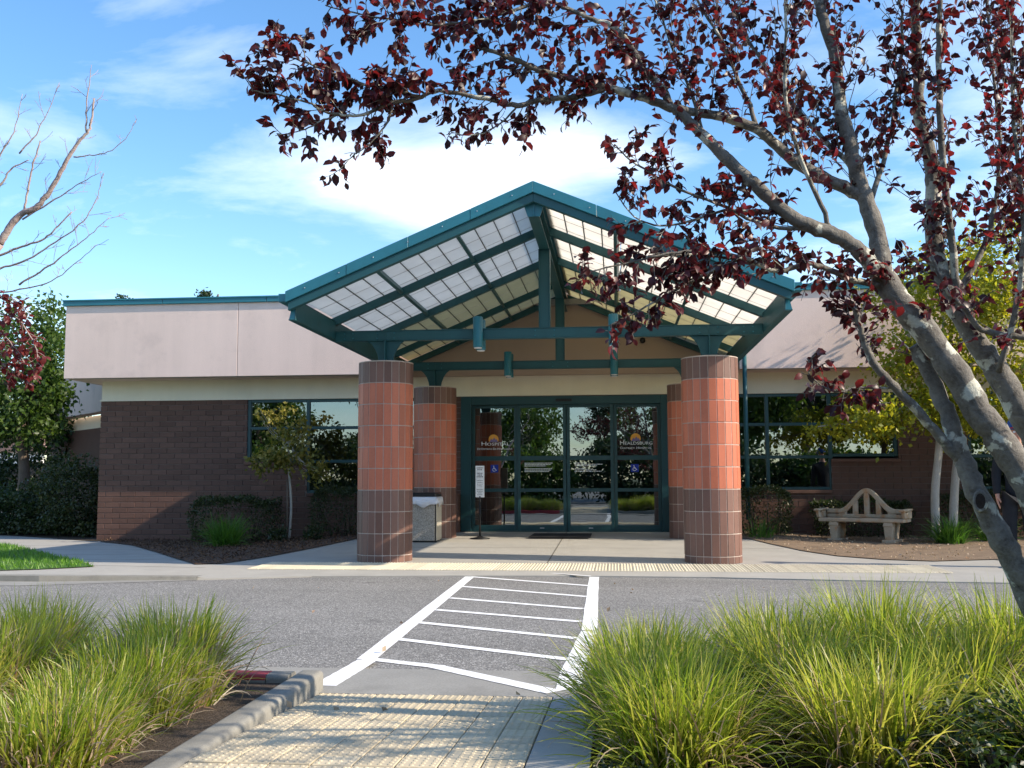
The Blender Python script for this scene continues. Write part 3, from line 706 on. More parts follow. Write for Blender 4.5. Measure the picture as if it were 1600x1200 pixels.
def text_mesh(txt, size, smallcaps=False):
    """lettering as a mesh, left-bottom at the origin, in the XZ plane"""
    parts = []; x = 0.0; V = []; F = []
    def one(s, sz):
        cu = bpy.data.curves.new('lettering', 'FONT'); cu.body = s; cu.size = sz; cu.resolution_u = 2
        ob = bpy.data.objects.new('lettering', cu); COL.objects.link(ob); dg = bpy.context.evaluated_depsgraph_get()
        me = bpy.data.meshes.new_from_object(ob.evaluated_get(dg)); bpy.data.objects.remove(ob); bpy.data.curves.remove(cu)
        v = [tuple(q.co) for q in me.vertices]; f = [list(p.vertices) for p in me.polygons]; bpy.data.meshes.remove(me); return v, f
    runs = [(txt, size)]
    if smallcaps:
        runs = []
        for w in txt.split(' '):
            runs += [(w[0], size * 1.35), (w[1:], size), (' ', size)]
    for s, sz in runs:
        if s == ' ': x += sz * 0.3; continue
        v, f = one(s, sz)
        if not v: continue
        b = len(V); V += [(q[0] + x, q[1]) for q in v]; F += [[i + b for i in p] for p in f]
        x = max(q[0] for q in V) + sz * 0.06
    return V, F
def lettering(txt, size, cx, cz, y, mat, parent, smallcaps=False, width=None, name='lettering'):
    V, F = text_mesh(txt, size, smallcaps); w = max(v[0] for v in V) - min(v[0] for v in V); k = (width / w) if width else 1
    me = bpy.data.meshes.new(name); me.from_pydata([(cx + (v[0] - w / 2) * k, y, cz + v[1]) for v in V], [], F); me.materials.append(MATS[mat])
    return link(name, me, parent)
def logo(cx, cz, y, parent, r=0.095):
    mb = MB(); n = 20
    pts = [(cx + r * math.cos(math.pi * i / n), cz + r * math.sin(math.pi * i / n)) for i in range(-3, n + 4)]
    mb.add([(px, y, pz_) for px, pz_ in pts], [list(range(len(pts)))]); mb.build('emblem', 'decal_orange', parent)
    mb = MB(); q = [(-.85, -.5), (-.45, .15), (-.2, -.1), (.12, .4), (.42, -.05), (.6, .12), (.88, -.5)]
    mb.add([(cx + a * r, y - 0.003, cz + b * r) for a, b in q], [list(range(len(q)))]); mb.build('emblem', 'decal_purple', parent)
def wheelchair(cx, cz, y, parent, s=0.145):
    mb = MB(); mb.box(cx - s / 2, cx + s / 2, y - 0.002, y, cz - s / 2, cz + s / 2); mb.build('access_decal', 'decal_blue', parent)
    w = MB(); k = s / 0.145; yy = y - 0.006
    def seg(a, b, t=0.006):
        a, b = Vector((cx + a[0] * k, yy, cz + a[1] * k)), Vector((cx + b[0] * k, yy, cz + b[1] * k)); d = (b - a).normalized(); n = Vector((-d.z, 0, d.x)) * t
        w.add([a - n, b - n, b + n, a + n], [(0, 1, 2, 3)])
    arc = [(-0.004 + 0.030 * math.cos(t), -0.020 + 0.030 * math.sin(t)) for t in [math.pi * (0.62 + 1.15 * i / 9) for i in range(10)]]
    for a, b in zip(arc[:-1], arc[1:]): seg(a, b, 0.0045)
    seg((-0.012, 0.036), (-0.008, -0.004)); seg((-0.010, 0.012), (0.012, 0.010), .0045); seg((-0.008, -0.003), (0.020, -0.005)); seg((0.018, -0.004), (0.032, -0.036)); seg((0.030, -0.034), (0.044, -0.030), .0045)
    hd = [( -0.014 + .008 * math.cos(t), 0.046 + .008 * math.sin(t)) for t in [2 * math.pi * i / 8 for i in range(8)]]
    w.add([(cx + a * k, yy, cz + b * k) for a, b in hd], [list(range(8))])
    w.build('access_symbol', 'decal_white', parent)
YG, YS = YW + 0.070, YW + 0.032
logo(-1.36, 1.85, YG, door); logo(1.31, 1.85, YG, door)
lettering('HOSPITAL', 0.080, -1.335, 1.735, YG, 'decal_white', door, True, 0.53)
lettering('DE DISTRITO DE HEALDSBURG', 0.040, -1.345, 1.655, YG, 'decal_white', door, True, 0.66)
lettering('HEALDSBURG', 0.080, 1.31, 1.735, YG, 'decal_white', door, True, 0.60)
lettering('DISTRICT HOSPITAL', 0.044, 1.31, 1.655, YG, 'decal_white', door, True, 0.58)
wheelchair(-1.345, 1.30, YG, door); wheelchair(1.285, 1.30, YG, door)
# small printed notices on the sliding leaves (too small to read in the photograph: bars of print)
for x0, rows in ((-0.77, (0.53, 0.50, 0.40, 0, 0.52, 0.50, 0.46)), (0.17, (0.22, 0.52, 0.42, 0, 0.2, 0.40, 0.50))):
    z = 1.392; mb = MB()
    for wd in rows:
        if wd:
            x = x0
            while x < x0 + wd:
                l = random.uniform(.02, .055); mb.add([(x, YS, z), (min(x + l, x0 + wd), YS, z), (min(x + l, x0 + wd), YS, z + 0.0135), (x, YS, z + 0.0135)], [(0, 1, 2, 3)]); x += l + 0.008
        z -= 0.026
    mb.build('notice_text', 'decal_white', door)
# low brick returns beside the doors
for (a, b) in ((-2.2, -1.985), (1.95, 2.2)):
    q = MB(); q.box(a, b, YW - 0.25, YW - 0.0305, DZ0 - 0.03, 0.80); q.box(a - .01, b + .01, YW - 0.26, YW - 0.0305, 0.8005, 0.83); put(q.build('low_pier', 'wall_brick', bevel=0.006), hosp)
dp = MB(); dp.tube([at(1164, 600, 4.7) + Vector((0, 0, -2.4)), at(1164, 600, 4.7) + Vector((0, 0, .55))], 0.04, 8); put(dp.build('downpipe', 'teal_paint'), hosp)

# side wing behind the corner, set at an angle
a3, b3 = atz(156, 643, FB), atz(96, 653, FB)
d3 = Vector((b3.x - a3.x, b3.y - a3.y, 0)).normalized(); n3 = Vector((-d3.y, d3.x, 0))
if n3.y < 0: n3 = -n3
wing = empty('side_wing', (a3.x, a3.y, 0)); tag(wing, 'shaded building wing with cream band seen past the brick corner', 'building')
def wbox(name, mat, off, z0, z1):
    s = Vector((a3.x, a3.y, 0)) - d3 * 4 - n3 * off; e = Vector((a3.x, a3.y, 0)) + d3 * 7 - n3 * off; th = n3 * 0.4
    mb = MB(); mb.add([s + Vector((0, 0, z0)), e + Vector((0, 0, z0)), e + th + Vector((0, 0, z0)), s + th + Vector((0, 0, z0)),
                       s + Vector((0, 0, z1)), e + Vector((0, 0, z1)), e + th + Vector((0, 0, z1)), s + th + Vector((0, 0, z1))],
                      [(0, 1, 2, 3), (4, 5, 6, 7), (0, 1, 5, 4), (1, 2, 6, 5), (2, 3, 7, 6), (3, 0, 4, 7)])
    put(mb.build(name, mat), wing)
wbox('fascia', 'pink_stucco', 0.0, FB, FT); wbox('roof_cap', 'teal_cap', 0.04, FT + .001, FT + 0.1); wbox('cream_band', 'cream_stucco', -0.5, BZT, FB - .002); wbox('brick_wall', 'wall_brick', -0.48, -0.1, BZT - .002)

# ------------------------------------------------------------------ columns
NS, CR, COLTOP, PITCHZ = 22, 0.372, 2.689, 0.288
def col_tile(h, mat):
    w = 2 * CR * math.tan(math.pi / NS) - 0.010; mb = MB(); mb.chbox(CR - 0.03, CR, -w / 2, w / 2, 0, h, 0.003); return mb.mesh('tile', mat)
TM = {('o'): col_tile(PITCHZ - 0.011, 'orange_tile'), 'b': col_tile(PITCHZ - 0.011, 'brown_tile'), 's': col_tile(0.086, 'brown_tile'), 'S': col_tile(0.26, 'brown_tile')}
def column(x, y, z0, label):
    r = empty('tiled_column', (x, y, z0)); tag(r, label, 'column', 'tiled canopy columns')
    mb = MB(); ri = CR - 0.006; mb.lathe([(ri / math.cos(math.pi / NS), -0.05), (ri / math.cos(math.pi / NS), COLTOP - z0 - 0.004)], NS, smooth=False); mb.build('mortar_core', 'tile_grout', r)
    mb = MB(); mb.lathe([(CR + 0.002, 0), (CR + 0.002, 0.012), (CR - .05, 0.022)], NS * 2, (0, 0, COLTOP - z0 - 0.0035), smooth=False); mb.build('cap', 'tile_grout', r)
    rows = ['b', 'o', 'o', 'o', 'o', 'o', 'b', 'b', 'b']; z = COLTOP - z0
    for k, c in enumerate(rows):
        z -= PITCHZ
        if z < -0.012:
            break
        for i in range(NS):
            o = link('tile', TM[c], r); o.location = (0, 0, z + 0.0055); o.rotation_euler = (0, 0, 2 * math.pi * (i + .5) / NS)
            s = 1 + random.uniform(-.0035, .0035); o.scale = (s, 1, 1)
    if z > 0.03:
        for i in range(NS):
            o = link('tile', TM['s'], r); o.location = (0, 0, z - 0.0915 + (0.0 if z > .09 else 0.0)); o.rotation_euler = (0, 0, 2 * math.pi * (i + .5) / NS)
    return r
column(-2.2, 0, 0.0, 'front column of orange and brown tiles nearest the waste bin')
column(2.2, 0, 0.0, 'sunlit front column of orange and brown tiles nearest the stone bench')
column(-2.2, 3.846, 0.094, 'rear column of orange and brown tiles behind the waste bin')
column(2.2, 3.846, 0.094, 'rear column mostly hidden behind the sunlit front column')

# ------------------------------------------------------------------ canopy
cn = empty('entrance_canopy', (0, 0, 0)); tag(cn, 'teal steel gabled entrance canopy with translucent white roof panels', 'canopy')
APZ, EVX, SL = 4.626, 3.016, 0.4201
Y0 = -1.922; YS_ = [Y0, 0.0, 1.923, 3.846, YW - 0.105]
def rt(x, d=0.0): return APZ - SL * abs(x) - d
def part(mb, name, mat, bevel=0.004): return put(mb.build(name, mat, bevel=bevel), cn)
for sg in (-1, 1):
    for k, yy in enumerate(YS_[1:]):                    # rafters
        m = MB(); m.vbeam((sg * 0.07, yy if k < 3 else yy - .05, rt(.07, .045)), (sg * 2.98, yy if k < 3 else yy - .05, rt(2.98, .045)), 0.085, 0.115); part(m, 'rafter', 'teal_paint')
    # rake boards: metal cap over a lower board, in lengths with lapped joints
    for j in range(4):
        xa, xb = sg * (EVX * j / 4), sg * (EVX * (j + 1) / 4 - 0.003)
        m = MB(); m.vbeam((xa, Y0 + 0.03 + .002 * (j % 2), rt(xa, -0.012)), (xb, Y0 + 0.03 + .002 * (j % 2), rt(xb, -0.012)), 0.07, 0.135); part(m, 'rake_cap', 'teal_cap')
    m = MB(); m.vbeam((0, Y0 + 0.075, rt(0, .124)), (sg * (EVX - .03), Y0 + 0.075, rt(EVX - .03, .124)), 0.09, 0.105); part(m, 'rake_board', 'teal_paint')
    # bolts of the rake cap
    for j in range(7):
        x = sg * (0.25 + j * 0.42); m = MB(); m.lathe([(0.009, 0), (0.006, 0.006)], 8); b = part(m, 'bolt', 'steel', 0)
        b.location = (x, Y0 - 0.004, rt(x, 0.055)); b.rotation_euler = (R_(90), 0, 0)
    # eave beam (channel) and gutter
    xe = sg * 2.915
    m = MB(); m.box(min(xe, xe + sg * .012), max(xe, xe + sg * .012), Y0 + 0.12, YW - 0.1, 3.05, 3.30)
    m.box(min(xe, xe + sg * .09), max(xe, xe + sg * .09), Y0 + 0.12, YW - 0.1, 3.035, 3.05); m.box(min(xe, xe + sg * .09), max(xe, xe + sg * .09), Y0 + 0.12, YW - 0.1, 3.285, 3.30)
    part(m, 'eave_beam', 'teal_paint', 0.003)
    for yy in [Y0 + 0.125 + 0.96 * q for q in range(8)]:
        m = MB(); m.prism([(0, 0), (.085, 0), (.03, .23), (0, .23)], (xe, yy, 3.05), (sg, 0, 0), (0, 0, 1), (0, 0.01, 0)); part(m, 'stiffener', 'teal_cap', 0)
    m = MB(); g0 = sg * 3.0
    m.box(min(g0, g0 + sg * .1), max(g0, g0 + sg * .1), Y0 + 0.02, YW - 0.55, 3.245, 3.255); m.box(min(g0 + sg * .09, g0 + sg * .1), max(g0 + sg * .09, g0 + sg * .1), Y0 + 0.02, YW - 0.55, 3.256, 3.345)
    m.box(min(g0, g0 + sg * .1), max(g0, g0 + sg * .1), Y0 + 0.012, Y0 + .0195, 3.25, 3.345); m.box(min(g0, g0 + sg * .008), max(g0, g0 + sg * .008), Y0 + .02, YW - .55, 3.256, 3.345)
    part(m, 'gutter', 'teal_cap', 0.003)
    # purlins, glazing bars and panels
    for b in range(4):
        ya, yb = YS_[b] + (0.12 if b == 0 else 0.043), YS_[b + 1] - (0.043 if b < 3 else 0.1)
        for x in (1.0, 2.0):
            m = MB(); m.beam((sg * x, ya, rt(x, .047)), (sg * x, yb, rt(x, .047)), 0.045, 0.085, up=(sg * SL, 0, 1)); part(m, 'purlin', 'teal_paint', 0.002)
        for q in range(12):
            xa = 0.085 + (2.955 - 0.085) * q / 12; xb = 0.085 + (2.955 - .085) * (q + 1) / 12
            m = MB(); z = 0.024
            vs = []
            for dz in (z, z + 0.014):
                vs += [(sg * (xa + .004), ya - .02, rt(xa + .004, dz)), (sg * (xb - .004), ya - .02, rt(xb - .004, dz)), (sg * (xb - .004), yb + .02, rt(xb - .004, dz)), (sg * (xa + .004), yb + .02, rt(xa + .004, dz))]
            m.add(vs, [(0, 1, 2, 3), (4, 5, 6, 7), (0, 1, 5, 4), (1, 2, 6, 5), (2, 3, 7, 6), (3, 0, 4, 7)])
            part(m, 'roof_panel', 'panel_white' if b < 2 else 'panel_aged', 0)
            if q % 4 != 3:
                m = MB(); m.beam((sg * xb, ya, rt(xb, .030)), (sg * xb, yb, rt(xb, .030)), 0.012, 0.018, up=(sg * SL, 0, 1)); part(m, 'glazing_bar', 'muntin_dark', 0)
        for f in (0.30, 0.62, 0.92):
            yy = ya + (yb - ya) * f
            m = MB(); m.vbeam((sg * .09, yy, rt(.09, .0395)), (sg * 2.95, yy, rt(2.95, .0395)), 0.012, 0.004); part(m, 'panel_rib', 'panel_bar', 0)
m = MB(); m.prism([(-.16, -.16 * SL - .008), (0, -.008), (.16, -.16 * SL - .008), (.16, -.16 * SL + .012), (0, .014), (-.16, -.16 * SL + .012)], (0, Y0 + .07, APZ), (1, 0, 0), (0, 0, 1), (0, YW - .2 - Y0, 0)); part(m, 'ridge_cap', 'teal_cap', 0)
m = MB(); m.box(-.068, .068, Y0 + 0.13, YW - 0.11, 4.236, 4.246); m.box(-.012, .012, Y0 + .13, YW - .11, 4.2465, 4.47); m.box(-.068, .068, Y0 + .13, YW - .11, 4.4705, 4.482)
part(m, 'ridge_beam', 'teal_paint', 0.002)
m = MB(); m.prism([(-.14, .20), (-.075, 0), (.075, 0), (.14, .20), (0, .262)], (0, Y0 + .121, 4.236), (1, 0, 0), (0, 0, 1), (0, 0.008, 0)); part(m, 'ridge_plate', 'teal_cap', 0)
m = MB(); m.box(-.006, .006, Y0 + .10, Y0 + .1205, 4.24, 4.44); m.box(-.06, .06, Y0 + .10, Y0 + .1205, 4.40, 4.406); part(m, 'ridge_stiffener', 'teal_cap', 0)
for yy in (0.0, 3.846):
    m = MB(); zt, zb = (3.153, 3.008)
    m.box(-2.91, 2.91, yy - .055, yy + .055, zt - .012, zt); m.box(-2.91, 2.91, yy - .055, yy + .055, zb, zb + .012); m.box(-2.91, 2.91, yy - .045, yy + .045, zb + .0125, zt - .0125); part(m, 'tie_beam', 'teal_paint', 0.002)
    m = MB(); m.box(-.078, -.066, yy - .07, yy + .07, zt + .001, 4.235); m.box(.066, .078, yy - .07, yy + .07, zt + .001, 4.235); m.box(-.0655, .0655, yy - .045, yy + .045, zt + .001, 4.235); part(m, 'king_post', 'teal_paint', 0.002)
    for sx in (-1, 1):
        X = sx * 2.2; z0 = COLTOP + 0.0195; h = 3.0075 - z0
        pts = [(-.10, 0)] + [(-.10 - .125 * (1 - math.cos(t * math.pi / 2)) - .03 * t, h * (math.sin(t * math.pi / 2) * .55 + t * .45)) for t in (0.25, 0.5, 0.75, 1.0)]
        poly = pts + [(-a, b) for a, b in pts[::-1]]
        m = MB(); m.prism(poly, (X, yy - .02, z0), (1, 0, 0), (0, 0, 1), (0, .04, 0)); part(m, 'bracket', 'teal_paint', 0.003)
        m = MB(); m.box(X - .008, X + .008, yy - .11, yy - .0205, z0, 3.007); m.box(X - .007, X + .007, yy - .0555, yy - .0455, zb + .0125, zt - .0125); part(m, 'bracket_stiffener', 'teal_paint', 0)
        m = MB(); m.box(X - .16, X + .16, yy - .16, yy + .16, COLTOP + .0187, COLTOP + .0225); part(m, 'base_plate', 'teal_paint', 0)
for yy in (0.0, 3.846):
    for x in (-2.78, -2.66, -2.32, -2.08, -.13, .13, 2.08, 2.32, 2.66, 2.78):
        for z in (3.045, 3.115):
            m = MB(); m.lathe([(0.011, 0), (0.011, .005), (0.006, 0.010)], 6); b = part(m, 'bolt', 'teal_cap', 0); b.location = (x, yy - 0.0455, z); b.rotation_euler = (R_(90), 0, 0)
# cylinder lamps on the tie beams
def lamp(x, y, zt, label):
    r = empty('cylinder_lamp', (x, y, zt)); tag(r, label, 'lamp', 'cylinder lamps on the canopy tie beams')
    m = MB(); m.lathe([(.063, -.42), (.067, -.41), (.067, -.01), (.058, 0)], 20); m.build('housing', 'teal_cap', r)
    m = MB(); m.lathe([(.054, -.432), (.054, -.4205)], 20); m.build('lens', 'white_card', r)
    return r
for x, pl in ((-0.90, 'bin'), (0.93, 'bench')):
    near = 'waste bin' if pl == 'bin' else 'stone bench'
    lamp(x, -0.15, 3.30, f'teal cylinder lamp on the outer face of the front tie beam, {near} side')
    lamp(x, 0.15, 3.30, f'teal cylinder lamp on the inner face of the front tie beam, {near} side')
    lamp(x, 3.846 - 0.15, 3.30, f'teal cylinder lamp on the outer face of the rear tie beam, {near} side')
    lamp(x, 3.846 + 0.15, 3.30, f'teal cylinder lamp on the inner face of the rear tie beam, {near} side')
p = at(1004, 532, YW - .10); m = MB(); m.lathe([(.055, 0), (.055, .02), (.045, .05), (.02, .07)], 14); o = m.build('security_camera', 'black_metal'); o.location = p; o.rotation_euler = (R_(90), 0, 0)
tag(o, 'small dark dome camera on the tan wall above the doors', 'camera')

# ------------------------------------------------------------------ things by the entrance
# sign stand
s = atz(750, 841, 0.105); r = empty('sign_stand', (s.x, s.y, gz(s.x, s.y))); tag(r, 'black pole stand with white notice board beside the sliding doors', 'sign')
m = MB(); m.lathe([(.17, 0.001), (.17, .012), (.06, .03), (.03, .05)], 24); m.build('base', 'black_metal', r)
m = MB(); m.tube([(0, 0, .04), (0, 0, .72)], .016, 10); m.build('pole', 'black_metal', r)
m = MB(); m.box(-.075, .075, -.012, .012, .70, 1.235); m.build('board', 'white_card', r, bevel=.003)
m = MB(); z = 1.19
for wd in (.11, .09, 0, .10, .08, .11, 0, .10, .09, .1, .08, 0, .11, .10, .06, .09):
    if wd:
        x = -wd / 2
        while x < wd / 2:
            l = random.uniform(.01, .028); m.add([(x, -.0135, z), (min(x + l, wd / 2), -.0135, z), (min(x + l, wd / 2), -.0135, z + (.016 if z > 1.0 else .008)), (x, -.0135, z + (.016 if z > 1.0 else .008))], [(0, 1, 2, 3)]); x += l + .006
    z -= .030
m.build('notice_text', 'ink', r)
# door mat
q = [atz(815, 850, .09), atz(917, 850, .09), atz(927, 838, .1), atz(833, 838, .1)]
m = MB(); z0 = gz(0, 4.3)
m.prism([(q[0].x, 3.55), (q[1].x + .02, 3.55), (q[1].x + .02, 4.75), (q[0].x, 4.75)], (0, 0, 0), (1, 0, 0), (0, 1, 0), (0, 0, .012)); o = m.build('door_mat', 'rubber')
o.location = (0, 0, gz(0, 4.75) + .003); tag(o, 'black rubber mat lying before the sliding doors', 'mat')
# waste bin
b0 = atz(645, 847, .085); b1 = atz(687, 847, .085); bw = 0.56; bx = b1.x - bw / 2 - .05; by = b1.y + .26
r = empty('waste_bin', (bx, by, gz(bx, by))); tag(r, 'square pebble concrete waste bin with bag folded over its rim', 'waste bin')
for (xa, xb, ya, yb, nm, mt) in ((-.25, .25, -.27, -.24, 'front_panel', 'aggregate'), (-.25, .25, .24, .27, 'rear_panel', 'aggregate'), (.245, .275, -.24, .24, 'side_panel', 'bin_edge'), (-.275, -.245, -.24, .24, 'side_panel', 'bin_edge')):
    m = MB(); m.box(xa, xb, ya, yb, .02, .66); m.build(nm, mt, r, bevel=.006)
m = MB(); m.box(-.245, .245, -.238, .238, .0, .60)
for sx in (-1, 1):
    for sy in (-1, 1): m.box(sx * .2555 - .011, sx * .2555 + .011, sy * .2525 - .0105, sy * .2525 + .0105, 0, .67)
m.build('core', 'black_metal', r)
m = MB(); n = 56; vs = []
for k, (zz, of) in enumerate(((.70, -.02), (.735, .008), (.72, .026), (.66, .034), (.60, .036))):
    for i in range(n):
        t = 4 * i / n; sd = int(t); f = t - sd; hw, hd = .262 + of, .266 + of
        x, y = ((-hw + 2 * hw * f, -hd), (hw, -hd + 2 * hd * f), (hw - 2 * hw * f, hd), (-hw, hd - 2 * hd * f))[sd]
        wv = math.sin(i * 1.9) * .007 + math.sin(i * .83 + 1) * .008; dzz = (math.sin(i * .55) * .03 + math.sin(i * 1.3) * .015) if k == 4 else 0
        vs.append((x * (1 + wv), y * (1 + wv), zz + dzz))
m.add(vs, [(a * n + i, a * n + (i + 1) % n, (a + 1) * n + (i + 1) % n, (a + 1) * n + i) for a in range(4) for i in range(n)], 0, True); o = m.build('bag', 'bag', r)
md = o.modifiers.new('solid', 'SOLIDIFY'); md.thickness = .004
m = MB(); m.box(-.27, .27, -.27, .27, .715, .80); m.build('lid', 'black_metal', r, bevel=.02)

# stone bench
def bench():
    c = at(1352, 848, 3.75); r = empty('stone_bench', (c.x, 3.75, gz(c.x, 3.75) + .012)); r.rotation_euler = (0, 0, R_(-30)); r.scale = (.96, .96, .86)
    tag(r, 'weathered stone bench with arched pierced back before the brick wall', 'bench')
    m = MB(); m.chbox(-.72, .72, -.26, .22, .36, .43, .014); m.build('seat', 'bench_stone', r)
    # back: arched top rail, drawn as a ribbon that sweeps down into the arms
    def top(x):
        a = abs(x); return .60 + .40 * (math.cos(min(1, a / .48) * math.pi) + 1) / 2
    m = MB(); n = 36; vs = []
    for i in range(n + 1):
        x = -.70 + 1.40 * i / n; z = top(x); th = .085
        sl = (top(x + .01) - top(x - .01)) / .02; k = math.sqrt(1 + sl * sl)
        vs += [(x, .13, z), (x, .13, z - th * min(k, 1.5)), (x, .215, z - th * min(k, 1.5)), (x, .215, z)]
    m.add(vs, [(4 * i + a, 4 * i + (a + 1) % 4, 4 * i + 4 + (a + 1) % 4, 4 * i + 4 + a) for i in range(n) for a in range(4)] + [(0, 1, 2, 3), (4 * n, 4 * n + 1, 4 * n + 2, 4 * n + 3)]); m.build('top_rail', 'bench_stone', r, bevel=.01)
    m = MB(); m.chbox(-.69, .69, .125, .22, .431, .50, .01); m.build('bottom_rail', 'bench_stone', r)
    for x in (-.42, -.20, 0, .20, .42):
        w = .045 if abs(x) < .3 else .07; m = MB(); zt = top(abs(x) + w) - .03; m.chbox(x - w, x + w, .14, .205, .495, zt, .008); m.build('spindle', 'bench_stone', r)
    for sx in (-1, 1):
        pr = [(-.20, 0), (.21, 0), (.21, .15), (-.02, .15), (-.08, .10), (-.14, .10), (-.18, .15), (-.27, .15), (-.26, .11)]
        m = MB(); m.prism(pr, (sx * .72 - .035 - (.0 if sx > 0 else .01), 0, .431), (0, 1, 0), (0, 0, 1), (.055, 0, 0)); m.build('arm', 'bench_stone', r, bevel=.012)
        m = MB(); m.prism([(-.31, .13), (.22, .145), (.22, .185), (-.29, .175), (-.33, .155)], (sx * .72 - .06, 0, .432), (0, 1, 0), (0, 0, 1), (.10, 0, 0)); m.build('armrest', 'bench_stone', r, bevel=.012)
        for yy in (-.17, .13):
            m = MB(); x = sx * .46
            m.add([(x - 0.057, yy - .07, .04), (x + 0.057, yy - .07, .04), (x + 0.057, yy + .07, .04), (x - 0.057, yy + .07, .04), (x - 0.072, yy - .085, .28), (x + 0.072, yy - .085, .28), (x + 0.072, yy + .085, .28), (x - 0.072, yy + .085, .28),
                   (x - 0.084, yy - .095, .30), (x + 0.084, yy - .095, .30), (x + 0.084, yy + .085, .30), (x - 0.084, yy + .085, .30), (x - 0.068, yy - .085, .359), (x + 0.068, yy - .085, .359), (x + 0.068, yy + .08, .359), (x - 0.068, yy + .08, .359)],
                  [(3, 2, 1, 0), (12, 13, 14, 15)] + [(4 * k + i, 4 * k + (i + 1) % 4, 4 * k + 4 + (i + 1) % 4, 4 * k + 4 + i) for k in range(3) for i in range(4)]); m.build('leg', 'bench_stone', r, bevel=.006)
        m = MB(); m.chbox(sx * .46 - .11, sx * .46 + .11, -.27, .23, -.02, .041, .01); m.build('foot', 'bench_stone', r)
bench()
# ------------------------------------------------------------------ plants
def unit(v): return v / np.maximum(np.linalg.norm(v, axis=-1, keepdims=True), 1e-9)
def small_leaves(name, P, size, mat, parent=None, droop=0.3, wid=0.34, out=None, rb=(0, 1)):
    """many small folded leaves, two triangles each"""
    n = len(P); d = RNG.normal(size=(n, 3)); d[:, 2] -= droop
    if out is not None: d += out * 0.9
    d = unit(d); h = unit(RNG.normal(size=(n, 3))); s = unit(np.cross(d, h)); nn = np.cross(s, d)
    L_ = size * RNG.uniform(0.65, 1.25, (n, 1))
    V = np.stack([P, P + d * L_ * .45 + s * L_ * wid + nn * L_ * .10, P + d * L_ * .45 - s * L_ * wid + nn * L_ * .10, P + d * L_ - nn * L_ * .06], 1).reshape(-1, 3)
    i = np.arange(n)[:, None] * 4
    F = np.concatenate([i + np.array([[0, 1, 3]]), i + np.array([[0, 3, 2]])], 1).reshape(-1, 3)
    r = np.repeat(RNG.uniform(rb[0], rb[1], n), 2)
    o = link(name, fast_mesh(name, V, F, mat, r), parent); return o
def clumps(blobs, seed=0):
    """leaf positions: each blob (centre, radii, clusters, leaves per cluster, spread)"""
    P = []; O = []
    for c, rad, m, k, sp in blobs:
        c = np.array(c); rad = np.array(rad)
        u = unit(RNG.normal(size=(m, 3))) * (RNG.uniform(0.35, 1.0, (m, 1)) ** 0.6); cc = c + u * rad
        q = np.repeat(cc, k, 0) + RNG.normal(size=(m * k, 3)) * sp * RNG.uniform(.5, 1.3, (m, 1)).repeat(k, 0); P.append(q)
        O.append(np.repeat(u, k, 0))
    return np.concatenate(P), np.concatenate(O)
def curve(pts, k=6):
    """smooth resample (Catmull-Rom)"""
    p = [np.array(q, float) for q in pts]; p = [2 * p[0] - p[1]] + p + [2 * p[-1] - p[-2]]; out = []
    for i in range(1, len(p) - 2):
        for j in range(k):
            t = j / k; a, b, c, d = p[i - 1], p[i], p[i + 1], p[i + 2]
            out.append(0.5 * (2 * b + (c - a) * t + (2 * a - 5 * b + 4 * c - d) * t * t + (3 * b - a - 3 * c + d) * t ** 3))
    out.append(p[-2]); return out
def blades(n, rb, h, w, tilt, curv, seg=6, out_bias=0.75, fmin=0.55, cone=None):
    """n arching blades rooted in a disc of radius rb; returns V, F(quads), rnd"""
    a = RNG.uniform(0, 2 * np.pi, n); r = rb * np.sqrt(RNG.uniform(0, 1, n)); bx, by = r * np.cos(a), r * np.sin(a)
    phi = np.where(RNG.uniform(size=n) < out_bias, a + RNG.normal(size=n) * .55, RNG.uniform(0, 2 * np.pi, n))
    if cone is not None: phi = cone + RNG.normal(size=n) * 0.7
    th = np.abs(RNG.normal(size=n)) * tilt * (0.35 + 0.65 * r / max(rb, 1e-6)); cv = np.abs(RNG.normal(size=n)) * curv + .1
    Ln = h * RNG.uniform(fmin, 1.12, n); p = np.stack([bx, by, np.zeros(n)], 1); side = np.stack([-np.sin(phi), np.cos(phi), np.zeros(n)], 1)
    tw = RNG.normal(size=n) * .5; V = []
    for k in range(seg + 1):
        s = k / seg; t = th + cv * s ** 1.8
        d = np.stack([np.sin(t) * np.cos(phi), np.sin(t) * np.sin(phi), np.cos(t)], 1)
        sd = side * np.cos(tw * (s + .4))[:, None] + np.cross(d, side) * np.sin(tw * (s + .4))[:, None]
        ww = w * (1 - s ** 2.2) * (0.75 + 0.25 * min(1, s * 4)) + .0006
        V += [p - sd * ww / 2, p + sd * ww / 2]; p = p + d * (Ln / seg)[:, None]
    V = np.stack(V, 1).reshape(-1, 3); m = 2 * (seg + 1); i = np.arange(n)[:, None] * m
    F = np.concatenate([i + np.array([[2 * k, 2 * k + 1, 2 * k + 3, 2 * k + 2]]) for k in range(seg)], 1).reshape(-1, 4)
    return V, F, np.repeat(RNG.uniform(0, 1, n), seg)
def grass_clump(x, y, z, label, group, n=1100, rb=.20, h=.58, w=.0086, tilt=.55, curv=.8, dry=.12, mat='grass_blade', cat='grass', name='ornamental_grass'):
    r = empty(name, (x, y, z)); tag(r, label, cat, group, 'thing')
    V, F, q = blades(n, rb, h, w, tilt, curv); q = np.clip(q * .8 + random.uniform(-.05, .25), 0, 1); link('green_blades', fast_mesh('green_blades', V, F, mat, q), r)
    if dry:
        V, F, q = blades(int(n * dry), rb * 1.05, h * .92, w * .85, tilt * 1.35, curv * 1.7, 8); link('dry_blades', fast_mesh('dry_blades', V, F, 'dry_blade', q), r)
    return r
random.seed(3)
G1 = 'ornamental grasses in the planter under the plum tree'; G2 = 'ornamental grasses in the planter beside the red kerb'
